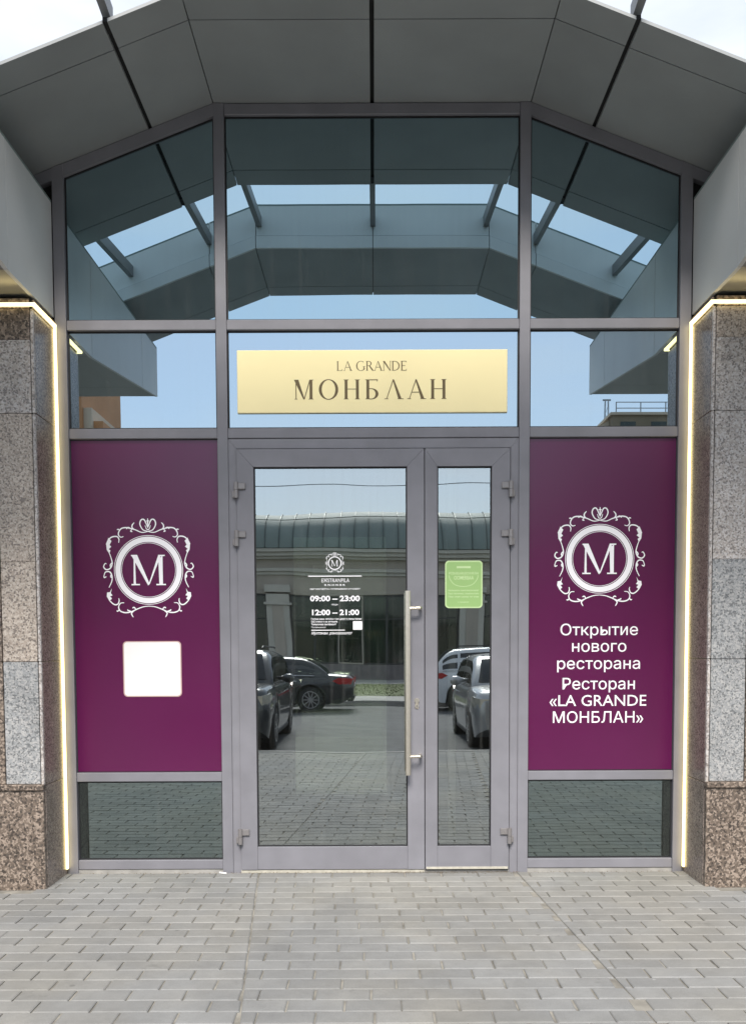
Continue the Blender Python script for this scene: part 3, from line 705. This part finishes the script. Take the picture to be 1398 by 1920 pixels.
def emblem(name, cx, cz, y, scale, m, parent, big=True):
    k = scale/281
    F = Flat(y)
    F.ring(cx, cz, 271*k, 228*k); 
    if big: F.ring(cx, cz, 282*k, 277.5*k); F.ring(cx, cz, 222*k, 218*k)
    o = F.build('ring', m, parent)
    F2 = Flat(y-.0004)
    for xs in (-1,1):
        for st in SCROLL: F2.ribbon([(cx+xs*a*k, cz+b*k) for a, b in catmull(st)], (10.5 if big else 19)*k)
        for lf in LEAF: F2.poly([(cx+xs*a*k, cz+b*k) for a, b in lf])
    F2.ribbon([(cx, cz+352*k),(cx, cz+385*k),(cx, cz+418*k)], 11*k); F2.ribbon([(cx-14*k, cz+396*k),(cx,cz+398*k),(cx+14*k, cz+396*k)], 9*k)
    F2.ribbon(catmull([(cx-22*k, cz+362*k),(cx-12*k,cz+334*k),(cx,cz+328*k),(cx+12*k,cz+334*k),(cx+22*k,cz+362*k)]), 8*k)
    F2.build('scrollwork', m, parent)
    F3 = Flat(y-.0012); H_ = 247*k
    T, t = .15, .075
    x0 = cx-141*k; z0 = cz-124*k; q = lambda *p: F3.poly([(x0+a*H_, z0+b*H_) for a, b in p])
    q((.0,1),(.20,1),(.60,.05),(.565,0),(.545,.0)); q((.085,.9),(.135,.82),(.145,.045),(.07,.045)); q((.0,0),(.28,0),(.28,.045),(.0,.045)); q((.0,1),(.0,.96),(.09,.95),(.12,.98))
    q((.90,1),(.97,.93),(.605,.04),(.555,0)); q((.90,1),(1.115,1),(1.115,.96),(.93,.94)); q((.90,.86),(1.04,.97),(1.04,.03),(.92,.03)); q((.82,0),(1.14,0),(1.14,.045),(.82,.045))
    F3.build('letter_m', m, parent)

# plum vinyl panels
yF = .030
PL = empty('vinyl_poster', (-1.52,yF,.69), 'plum vinyl window poster with white M emblem above a blank white plate', 'poster')
MB().prism([(-2.006,.690),(-1.036,.690),(-1.036,2.899),(-2.006,2.899)], .0262, .0312).build('film', M['film'], PL)
emblem('emblem', -1.506, 2.045, .0255, .230, M['white'], PL)
PQ = MB().prism(rrect(-1.688,-1.296,1.196,1.570,.028), .0235, .0261).build('plate_border', M['rosegold'], PL)
MB().prism(rrect(-1.680,-1.304,1.203,1.563,.022), .0225, .0234).build('white_plate', M['plate'], PL)
PR2 = empty('vinyl_poster', (1.52,yF,.69), 'plum vinyl window poster with white M emblem above white lettering', 'poster')
MB().prism([(1.036,.690),(2.006,.690),(2.006,2.899),(1.036,2.899)], .0262, .0312).build('film', M['film'], PR2)
emblem('emblem', 1.506, 2.107, .0255, .230, M['white'], PR2)
# (text, left px, right px, baseline px) measured on the poster, converted to metres
def pxm(px, py): return ((px-702)/279.6*1.0, 0)
for txt, wd, cz_, hh, cxx in (('Открытие', .520, 1.598, .106, 1.508),('нового', .365, 1.487, .106, 1.509),('ресторана', .557, 1.371, .106, 1.506),
                     ('Ресторан', .487, 1.234, .106, 1.508),('«LA GRANDE', .652, 1.122, .106, 1.504),('МОНБЛАН»', .610, 1.008, .106, 1.506)):
    text(txt, cxx, cz_, wd, .0252, M['white'], PR2, size=hh, bold=.003)

# pale gold sign board over the door
SG = empty('sign_board', (0,.0,3.07), 'pale gold sign board lettered LA GRANDE МОНБЛАН over the door', 'sign')
bx('edge', M['goldedge'], SG, -.898,.885,.0185,.026,3.071,3.481,.002)
bx('panel', M['gold'], SG, -.894,.881,.0165,.0184,3.075,3.477,.0006)
F = Flat(.0160); serif_text(F, 'LA GRANDE', -.008, 3.345, .062, .115, .045, width=.468); F.build('lettering', M['ink'], SG)
F = Flat(.0158); serif_text(F, 'МОНБЛАН', -.018, 3.160, .128, .15, .035, width=1.015); F.build('lettering', M['ink'], SG)

# hours printed on the left leaf, green sticker on the right leaf
yd = .0192
HR = empty('opening_hours_decal', (-.26,yd,1.6), 'white opening hours lettering with small M emblem on the door glass', 'decal')
emblem('emblem', -.262, 2.085, yd, .047, M['white'], HR, big=False)
def bar(x0, x1, z0, z1, m='white', parent=HR, y=yd): MB().prism([(x0,z0),(x1,z0),(x1,z1),(x0,z1)], y-.0004, y).build('printed_line', M[m], parent)
bar(-.440,-.082,1.995,2.002)
text('EЖSTRANPILA', -.258, 1.958, .186, yd, M['white'], HR, size=.036)
text('R N H N B R', -.262, 1.934, .138, yd, M['white'], HR, size=.017, bold=.02)
text('ниsтеsоntеорпеrn : тnепатnsиаnтст nrтеnпаппе', -.260, 1.908, .335, yd, M['white'], HR, size=.018, bold=.015)
text('09:00 – 23:00', -.262, 1.833, .333, yd, M['white'], HR, size=.050, bold=.035)
text('обеды', -.264, 1.805, .043, yd, M['white'], HR, size=.015, bold=.01)
text('12:00 – 21:00', -.258, 1.740, .316, yd, M['white'], HR, size=.050, bold=.035)
text('Гостиsа нsаnsь лотолом т оnп. дпапт тs гlаtтsо тпатsат', -.253, 1.708, .338, yd, M['white'], HR, size=.017, bold=.02)
text('ОsЕ птетsт п stn аттоsате', -.334, 1.690, .176, yd, M['white'], HR, size=.017, bold=.02)
text('Тапаsпsтtаа оаsтаbаоsтт', -.338, 1.672, .168, yd, M['white'], HR, size=.017, bold=.02)
text('Поsтапsоsтsтsт', -.372, 1.653, .098, yd, M['white'], HR, size=.014)
bar(-.422,-.197,1.636,1.641)
text('Мултимам. римоооооотот', -.284, 1.610, .275, yd, M['white'], HR, size=.026, shear=.35, bold=.012)
MB().prism(rrect(-.143,-.080,1.640,1.698,.005), yd-.0004, yd).build('white_square', M['plate'], HR)
GS = empty('green_sticker', (.595,yd,1.8), 'green rounded sticker with pale lettering on the narrow door glass', 'sticker')
MB().prism(rrect(.474,.724,1.782,2.098,.026), yd-.0015, yd).build('pale_border', M['greenlt'], GS)
MB().prism(rrect(.483,.715,1.791,2.089,.020), yd-.0021, yd-.0016).build('green_field', M['green'], GS)
yg = yd-.0024
bar(.551,.645,2.047,2.061,'greenlt',GS,yg)
text('РОSNSLIARLECVНКАN', .597, 2.006, .196, yg, M['greenlt'], GS, size=.022, bold=.02)
text('OOMERBAA', .599, 1.972, .132, yg, M['greenlt'], GS, size=.036, bold=.02)
FF = Flat(yg); FF.ribbon(catmull([(.500,2.000),(.508,1.972),(.540,1.938),(.597,1.926),(.654,1.938),(.686,1.972),(.694,2.000)]), .004, False); FF.build('printed_arc', M['greenlt'], GS)
for i, tx in enumerate(('Иsопкеопоs пsеsателsпоsтsатат','Пsсс поsтапsос, поsатsоsтоатs','Ппsс отsат оsапsа тsт отsss')): text(tx, .597, 1.895-i*.021, .205, yg, M['greenlt'], GS, size=.016, bold=.03)
text('с пsоsаооsт', .597, 1.818, .075, yg, M['greenlt'], GS, size=.014, bold=.02)

# ------------------------------------------------------------------ cars on the car park (mirrored in the glass)
def car(name, label, paint, loc, rotz, L, W, H, hood, belt, cab, wr, fo, ro, boxy=0, group='parked cars'):
    """local: +x is the front, origin on the ground under the centre. cab = x of (windscreen base, roof front, roof rear, rear window base)"""
    C_ = empty(name, loc, label, 'car', group); C_.rotation_euler = (0,0,rotz)
    def ch(mb, nm, m, sm=False, par=None):
        o = mb.build(nm, M[m], None, smooth=sm); o.parent = par or C_; return o
    xf, xr = L/2, -L/2; wf, wrr = xf-fo, xr+ro; hw = W/2
    N = 72; secs = []
    wb0, rf0, rr0, rb0 = cab
    def deck(x):
        if x > wb0: t = max(0,(x-wb0)/(xf-wb0)); return belt+.02-(belt+.02-hood)*(t**1.5) - (.10*max(0,(t-.82)/.18)**2)
        if x < rb0: t = (rb0-x)/(rb0-xr+1e-6); return belt+.05 - .05*t - .09*max(0,(t-.75)/.25)**2
        return belt
    arch = wr+.055
    for i in range(N+1):
        x = xr+(xf-xr)*i/N
        e_ = abs(x)/(L/2); ww = hw*(1-.05*max(0,(e_-.60)/.40)-.17*max(0,(e_-.86)/.14)**2.4)
        zb = .22 + (.16*max(0,(e_-.86)/.14))
        for wx in (wf, wrr):
            d = abs(x-wx)
            if d < arch: zb = max(zb, wr+math.sqrt(arch*arch-d*d))
        zd = deck(x); zm = min(.62, zd-.12); zs = zd-.07
        zb_ = min(zb, zs-.06); zmm = max(zm, zb_+.02)
        secs.append((x, [(ww*.60,min(zb_,.30) if zb_ < .4 else zb_),(ww*.95,zb_),(ww*.985,(zb_+zmm)/2),(ww,zmm),(ww*.985,(zmm+zs)/2+.02),(ww*.955,zs),(ww*.90,zd-.02),(ww*.62,zd+.012),(0,zd+.03)]))
    b = MB(); n = 9
    for x, p in secs:
        b.v += [(x,-y_,z_) for y_, z_ in p]+[(x,y_,z_) for y_, z_ in p[-2::-1]]
    m_ = 2*n-1
    for i in range(N):
        for k in range(m_-1): a0 = i*m_+k; b.f.append((a0,a0+1,a0+m_+1,a0+m_)[::-1])
    b.f.append(tuple(range(m_))); b.f.append(tuple(range(N*m_,N*m_+m_))[::-1])
    body = ch(b, 'body', paint, True)
    try:
        body.data.set_sharp_from_angle(angle=R(40))
    except Exception: pass
    # cabin
    tw = hw*.72
    def ztop(x):
        if x >= rf0: t = (wb0-x)/(wb0-rf0); return belt+(H-.03-belt)*max(0,math.sin(max(0,min(1,t))*math.pi/2))**.9
        if x <= rr0: t = (x-rb0)/(rr0-rb0); return belt+.03+(H-.05-belt-.03)*math.sin(min(1,max(0,t))*math.pi/2)**.85
        return H-.03+.03*math.sin(math.pi*(x-rr0)/(rf0-rr0)) - .02*max(0,(rf0-x)/(rf0-rr0))
    def sect(x):
        zt = ztop(x); f_ = max(.02,(zt-belt)/(H-belt)); bw = hw*.895
        return [(bw,belt-.03),(bw+(tw+.05-bw)*.45*f_,belt+(zt-belt)*.5),(tw+.05+(bw-tw-.05)*(1-f_),belt+(zt-belt)*.86),(tw-.04+(bw-tw)*(1-f_),belt+(zt-belt)*.97),(tw*.5,zt+.012*f_),(0,zt+.018*f_)]
    c = MB(); K = 40; n = 6; m_ = 11
    for i in range(K+1):
        x = rb0+(wb0-rb0)*i/K; p = sect(x)
        c.v += [(x,-y_,z_) for y_, z_ in p]+[(x,y_,z_) for y_, z_ in p[-2::-1]]
    for i in range(K):
        for k in range(m_-1): a0 = i*m_+k; c.f.append((a0,a0+1,a0+m_+1,a0+m_)[::-1])
    c.f.append(tuple(range(m_))); c.f.append(tuple(range(K*m_,K*m_+m_))[::-1])
    cabin = ch(c, 'cabin', paint, True)
    def side(x, t):     # on the cabin flank, t from belt 0 to cant rail 1
        p = sect(x); z_ = belt+(ztop(x)-belt)*.86*t
        y_ = p[0][0]+(p[2][0]-p[0][0])*t if t > .5 else p[0][0]+(p[1][0]-p[0][0])*t/.58
        if t > .5: y_ = p[1][0]+(p[2][0]-p[1][0])*(t-.58)/.42 if t > .58 else y_
        return y_+.006, z_
    def winstrip(xa, xb, lo=.10, hi=.94, sgn=1):
        g_ = MB(); q_ = 10
        for i in range(q_+1):
            x = xa+(xb-xa)*i/q_
            for t in (lo,.35,.58,.78,hi):
                y_, z_ = side(x, t); g_.v.append((x, sgn*y_, z_))
        for i in range(q_):
            for k in range(4): a0 = i*5+k; f_ = (a0,a0+1,a0+6,a0+5); g_.f.append(f_ if sgn < 0 else f_[::-1])
        return g_
    fr_, rr_ = wb0-(wb0-rf0)*.42, rb0+(rr0-rb0)*.40
    mid = (rf0+rr0)/2+.12; 
    for sgn in (-1,1):
        ch(winstrip(mid+.05, fr_, sgn=sgn), 'side_window', 'carglass', True)
        ch(winstrip(rr0+(mid-rr0)*.12, mid-.05, sgn=sgn), 'side_window', 'carglass', True)
        ch(winstrip(rr_, rr0+(mid-rr0)*.05, lo=.14, hi=.90, sgn=sgn), 'side_window', 'carglass', True)
        tr = MB(); pts = []
        for i in range(13):
            x = rr_+(fr_-rr_)*i/12; y_, z_ = side(x,.03); pts.append((x,sgn*(y_+.006),z_))
        tr.tube(pts, .010, 6); ch(tr, 'window_trim', 'chrome')
        ch(MB().tube([(rr0-.05,sgn*(tw-.10),H+.03),(rr0+.15,sgn*(tw-.10),H+.045),(rf0-.15,sgn*(tw-.10),H+.045),(rf0,sgn*(tw-.10),H+.01)], .016, 6), 'roof_rail', 'black' if boxy else paint) if boxy else None
    def screen(xa, xb, nm):
        g_ = MB()
        for i in range(9):
            x = xa+(xb-xa)*i/8; p = sect(x)
            for f_ in (-.92,-.5,0,.5,.92):
                wy = p[3][0]; zc = p[4][1] if abs(f_) > .3 else p[5][1]
                zc = p[3][1]+(p[4][1]-p[3][1])*.6 if abs(f_) > .8 else zc
                g_.v.append((x+(.006 if xa > 0 else -.006), f_*wy, zc+.010))
        for i in range(8):
            for k in range(4): a0 = i*5+k; g_.f.append((a0,a0+1,a0+6,a0+5))
        ch(g_, nm, 'carglass', True)
    screen(wb0-.05, rf0+.10, 'windscreen'); screen(rb0+.06, rr0-.06, 'rear_window')
    # wheels
    ww_ = .215
    wheels = []
    for wx in (wf, wrr):
        ch(MB().tube([(wx,-hw*.80,wr),(wx,hw*.80,wr)], arch-.004, 24), 'wheel_well', 'black')
        for sgn in (-1,1):
            y1 = sgn*(hw-.012); y0 = sgn*(hw-ww_)
            t = MB(); t.tube([(wx,y0,wr),(wx,y0+sgn*.02,wr),(wx,y1-sgn*.03,wr),(wx,y1,wr)], [wr-.02,wr,wr,wr-.025], 28)
            W_ = ch(t, 'tyre', 'tyre')
            rm = MB(); rr1 = wr*.70; yo = y1+sgn*.004
            nseg = 28
            for i in range(nseg):
                a0, a1 = 2*math.pi*i/nseg, 2*math.pi*(i+1)/nseg
                f_ = [(wx+rr1*math.cos(a0),yo,wr+rr1*math.sin(a0)),(wx+rr1*math.cos(a1),yo,wr+rr1*math.sin(a1)),(wx+rr1*.88*math.cos(a1),yo,wr+rr1*.88*math.sin(a1)),(wx+rr1*.88*math.cos(a0),yo,wr+rr1*.88*math.sin(a0))]
                rm.add(f_, [(0,1,2,3) if sgn < 0 else (3,2,1,0)])
            for i in range(10):
                a = 2*math.pi*i/10; ca, sa = math.cos(a), math.sin(a); h_ = .018
                f_ = [(wx+ca*.04-sa*h_,yo+sgn*.001,wr+sa*.04+ca*h_),(wx+ca*.04+sa*h_,yo+sgn*.001,wr+sa*.04-ca*h_),(wx+ca*rr1*.9+sa*h_*.7,yo+sgn*.001,wr+sa*rr1*.9-ca*h_*.7),(wx+ca*rr1*.9-sa*h_*.7,yo+sgn*.001,wr+sa*rr1*.9+ca*h_*.7)]
                rm.add(f_, [(0,1,2,3) if sgn < 0 else (3,2,1,0)])
            rm.tube([(wx,yo-sgn*.001,wr),(wx,yo+sgn*.006,wr)], .055, 14)
            ch(rm, 'rim', 'rim', par=W_)
    # lamps, bumpers, mirrors, handles
    for sgn in (-1,1):
        def wid(x): q_ = abs(x)/(L/2); return hw*(1-.05*max(0,(q_-.60)/.40)-.17*max(0,(q_-.86)/.14)**2.4)
        def lampstrip(end, zl, zh, rise, nm, m):      # wraps from the flank round the corner
            st = [(abs(end)-.52,None),(abs(end)-.36,None),(abs(end)-.20,None),(abs(end)-.07,None),(abs(end)+.012,.86),(abs(end)+.016,.46)]
            g_ = MB(); sx_ = 1 if end > 0 else -1
            for i, (x, f_) in enumerate(st):
                yy = wid(x)*.985+.008 if f_ is None else wid(abs(end))*f_
                k = (1 if i == 0 else 0); up = rise*max(0,3-i)/3
                zl_, zh_ = (zl+zh)/2*k+zl*(1-k)+up, (zl+zh)/2*k+zh*(1-k)+up
                g_.v += [(sx_*x,sgn*yy,zl_),(sx_*x,sgn*yy,zh_),(sx_*(x-.03),sgn*(yy-.05),zh_),(sx_*(x-.03),sgn*(yy-.05),zl_)]
            for i in range(len(st)-1):
                for q_ in range(4): g_.f.append((4*i+q_,4*i+(q_+1)%4,4*i+4+(q_+1)%4,4*i+4+q_))
            g_.f.append((0,1,2,3)); g_.f.append((20,21,22,23)); return ch(g_, nm, m)
        lampstrip(xf, hood-.24, hood-.10, .05, 'headlight', 'lamp')
        lampstrip(xr, belt-.22, belt-.06, .02, 'tail_light', 'red')
        mr = MB(); mx0 = wb0-.42
        mr.tube([(mx0-.05,sgn*(hw*.90),belt+.10),(mx0-.04,sgn*(hw+.02),belt+.09),(mx0-.02,sgn*(hw+.10),belt+.09),(mx0,sgn*(hw+.18),belt+.09),(mx0-.01,sgn*(hw+.215),belt+.09)], [.02,.05,.085,.08,.045], 12)
        mo = ch(mr, 'mirror', paint, True)
        for hx_ in (mid-.28, rr0+.05):
            ch(MB().box(hx_-.09,hx_+.09,*sorted((sgn*(hw*.975),sgn*(hw*1.0+.012))),belt-.16,belt-.125,.008), 'door_handle', 'chrome' if not boxy else paint)
        ch(MB().box(wrr+arch+.02,wf-arch-.02,*sorted((sgn*hw*.90,sgn*hw*.975)),.20,.29,.02), 'sill', 'black')
    gr = MB(); gr.box(xf-.10,xf+.012,-hw*.42,hw*.42,hood-.34,hood-.16,.02); gr.box(xf-.16,xf+.008,-hw*.70,hw*.70,.26,.40,.03); ch(gr, 'grille', 'black')
    rb = MB(); rb.box(xr-.012,xr+.16,-hw*.72,hw*.72,.28,.44,.03); ch(rb, 'rear_bumper', 'black')
    ch(MB().box(xr-.014,xr+.05,-.26,.26,belt-.30,belt-.19,.003), 'number_plate', 'plate')
    return C_
car('parked_suv', 'anthracite suv parked nose towards the entrance, mirrored left in the door glass', 'cdark', (-2.56,-10.15,-.12), R(90), 4.60, 1.88, 1.66, 1.02, 1.06, (1.05,.30,-1.55,-2.20), .355, .90, .95, 1)
car('parked_hatchback', 'silver hatchback parked nose towards the entrance, mirrored right in the door glass', 'csilver', (2.42,-10.15,-.12), R(90), 4.20, 1.76, 1.56, .95, 1.0, (1.05,.20,-1.35,-1.98), .325, .85, .75)
car('parked_sedan', 'black sedan parked side on behind the car park lane', 'cblack', (-3.02,-18.25,-.12), R(180), 4.95, 1.88, 1.50, .92, .97, (1.05,.15,-.95,-1.85), .345, .92, 1.10)
car('parked_wagon', 'white wagon parked side on with dark lower trim', 'cwhite', (3.78,-18.95,-.12), R(0), 4.70, 1.86, 1.70, 1.0, 1.06, (1.10,.30,-1.60,-2.22), .350, .92, .90, 1)

# ------------------------------------------------------------------ building opposite (mirrored in the door glass)
YB = -42.0
OB = empty('opposite_building', (0,YB-4,0), 'low building with curved green grey metal roof across the car park', 'building')
bx('wall', M['plaster'], OB, -22,22,YB-.6,YB-.3,4.55,6.3)
bx('back_wall', M['dark'], OB, -22,22,YB-5,YB-4.8,-.1,6.3)
bx('plinth', M['plinth'], OB, -22,22,YB-.5,YB-.02,-.15,.80,.02)
for z0, z1, dd in ((4.55,4.70,.05),(5.45,5.62,.10),(5.62,5.80,.22),(6.28,6.42,.30),(6.42,6.62,.48),(6.62,6.80,.62)):
    bx('cornice', M['plaster2'] if dd != .05 else M['plaster'], OB, -22,22,YB-.55,YB-.30+dd,z0+.001,z1-.001,.015)
xp = [-19.9,-12.45,-5.02,5.10,12.5,19.95]
for x in xp:
    pl_ = bx('pillar', M['plaster2'], OB, x-.62,x+.62,YB-.45,YB+.12,.0,4.54,.02)
    bx('capital', M['plaster2'], pl_, x-.74,x+.74,YB-.4,YB+.22,4.02,4.14,.01); bx('capital', M['plaster2'], pl_, x-.70,x+.70,YB-.4,YB+.17,4.62,4.95,.01)
    bx('pilaster', M['plaster'], pl_, x-.30,x+.30,YB-.3,YB+.17,.81,4.0,.01)
for a, b in zip(xp[:-1], xp[1:]):
    n = 7 if b-a > 9 else 5; wd = (b-a-1.28)/n
    for i in range(n):
        x0 = a+.64+i*wd
        wn_ = bx('window', M['pane'], OB, x0+.05,x0+wd-.05,YB-.35,YB-.32,.85,4.50)
        fm = MB(); fm.box(x0,x0+.06,YB-.34,YB-.26,.82,4.54); fm.box(x0+wd-.06,x0+wd,YB-.34,YB-.26,.82,4.54)
        for zz in (.82,3.25,4.46): fm.box(x0+.06,x0+wd-.06,YB-.34,YB-.262,zz,zz+.07)
        fm.build('window_frame', M['winframe'] if (i+int(a)) % 3 else M['plaster'], wn_)
rf_ = MB(); Kc = 14; prof = []
for i in range(Kc+1):
    t = R(8+i/Kc*70); prof.append((YB+.36-3.6*(1-math.cos(t))+.04, 6.82+2.60*(math.sin(t)-math.sin(R(8)))))
def sheet(mb, x0, x1, lift=0):
    n0 = len(mb.v)
    for y_, z_ in prof: mb.v += [(x0,y_+lift,z_+lift),(x1,y_+lift,z_+lift)]
    for i in range(len(prof)-1): a0 = n0+2*i; mb.f.append((a0,a0+1,a0+3,a0+2))
RO = MB(); sheet(RO, -22, 22); RO = RO.build('roof', M['roofmetal'], OB, True)
x = -21.7
while x < 22:
    sm_ = MB()
    for y_, z_ in prof: sm_.v += [(x-.025,y_,z_),(x+.025,y_,z_),(x+.015,y_+.05,z_+.06),(x-.015,y_+.05,z_+.06)]
    for i in range(Kc):
        a0 = 4*i
        for k in range(4): sm_.f.append((a0+k,a0+(k+1)%4,a0+4+(k+1)%4,a0+4+k))
    sm_.build('standing_seam', M['roofseam'], RO); x += .765
MB().tube([(-22,prof[8][0]+.10,prof[8][1]+.10),(22,prof[8][0]+.10,prof[8][1]+.10)], .022, 6).build('snow_guard', M['roofseam'], RO)
bx('roof_back', M['dark'], OB, -22,22,YB-5,YB-3.2,6.3,9.0)
tag(MB().tube([(-30+i*2.0, YB+6, 9.05+.0018*(i*2.0-30)**2) for i in range(31)], .018, 6).build('overhead_cable', M['cable']), 'thin overhead cable sagging above the curved roof', 'cable')

# taller blocks beyond, in the glass band beside the sign
def block(name, label, m, x0, x1, yf, h, depth, storeys, wins, wm):
    B = empty(name, ((x0+x1)/2, yf-depth/2, 0), label, 'building')
    wl_ = bx('wall', M[m], B, x0, x1, yf-depth, yf, -.2, h)
    fh = h/storeys; wd = (x1-x0)/wins
    for s_ in range(storeys):
        if (s_+1)*fh < h*.25: continue
        for i in range(wins):
            xa = x0+(i+.25)*wd; wn_ = bx('window', M['pane'], B, xa, xa+wd*.5, yf-.1, yf+.02, s_*fh+fh*.3, s_*fh+fh*.85)
            bx('sill', M[wm], wn_, xa-.1, xa+wd*.5+.1, yf+.021, yf+.12, s_*fh+fh*.24, s_*fh+fh*.295)
    return B
B1 = block('apartment_block', 'orange apartment block mirrored at the far left of the glass band', 'orange', -34.5, -24.7, -72, 26.4, 12, 9, 7, 'cream')
for z_ in (6,9,12,15,18,21): bx('balcony', M['cream'], B1, -28.6,-26.3,-71.99,-71.0,z_,z_+1.1)
bx('stepped_wing', M['cream'], B1, -24.69,-24.0,-80,-72.5,-.2,22.3); bx('stepped_wing', M['orange'], B1, -23.99,-23.2,-80,-73,-.2,21.3)
B2 = block('flat_roofed_block', 'beige flat roofed block with roof railing mirrored at the right of the glass band', 'beigewall', 18.2, 44, -64, 19.3, 14, 6, 11, 'cream')
bx('coping', M['cream'], B2, 18.0,44.2,-78.2,-63.8,19.3,19.50)
MB().prism([(17.1,-.2),(18.19,-.2),(18.19,19.2),(17.1,18.5)], -74, -65).build('stair_head', M['cream'], B2)
rl = MB()
for i in range(14): x = 18.6+i*1.9; rl.box(x-.035,x+.035,-64.6,-64.52,19.5,20.45)
rl.build('railing_posts', M['rail'], B2)
for zz in (19.95,20.4): bx('railing_bar', M['rail'], B2, 18.6,44,-64.58,-64.54,zz,zz+.06)
MS = MB()
for a, b in ((-.5,-.5),(.5,-.5),(.5,.5),(-.5,.5)): MS.tube([(23.3+a,-86+b,0),(23.3+a*.3,-86+b*.3,26.3)], .035, 5)
for i in range(24):
    z_ = 2+i; k = .5*(1-.7*z_/26.3); sg = 1 if i % 2 else -1; MS.tube([(23.3-k*sg,-86+k,z_),(23.3+k*sg,-86+k,z_+1)], .025, 4)
MS.box(22.9,23.7,-86.05,-85.95,26.3,26.45)
tag(MS.build('lattice_mast', M['rail']), 'thin lattice mast rising behind the flat roofed block', 'mast')

# small litter by the frame
cb = MB().tube([(-1.050,-.030,.008),(-1.000,-.055,.008)], .006, 8); tag(cb.build('cigarette_end', M['plate']), 'white cigarette end lying at the foot of the left mullion', 'litter')
gt = MB()
for i in range(420):
    x = rnd.uniform(-2.0,2.0) if i % 3 else rnd.uniform(.1,.95); y = -abs(rnd.gauss(0,.022))-.002; r_ = rnd.uniform(.0015,.0048)
    a = rnd.uniform(0,6.28)
    gt.add([(x+r_*math.cos(a),y+r_*math.sin(a),.0),(x+r_*math.cos(a+2.1),y+r_*math.sin(a+2.1),.0),(x+r_*math.cos(a+4.2),y+r_*math.sin(a+4.2),.0),(x,y,r_*1.1)], [(0,1,3),(1,2,3),(2,0,3)])
tag(gt.build('grit', M['dirt']), 'fine brown grit swept against the foot of the door', 'grit', kind='stuff')
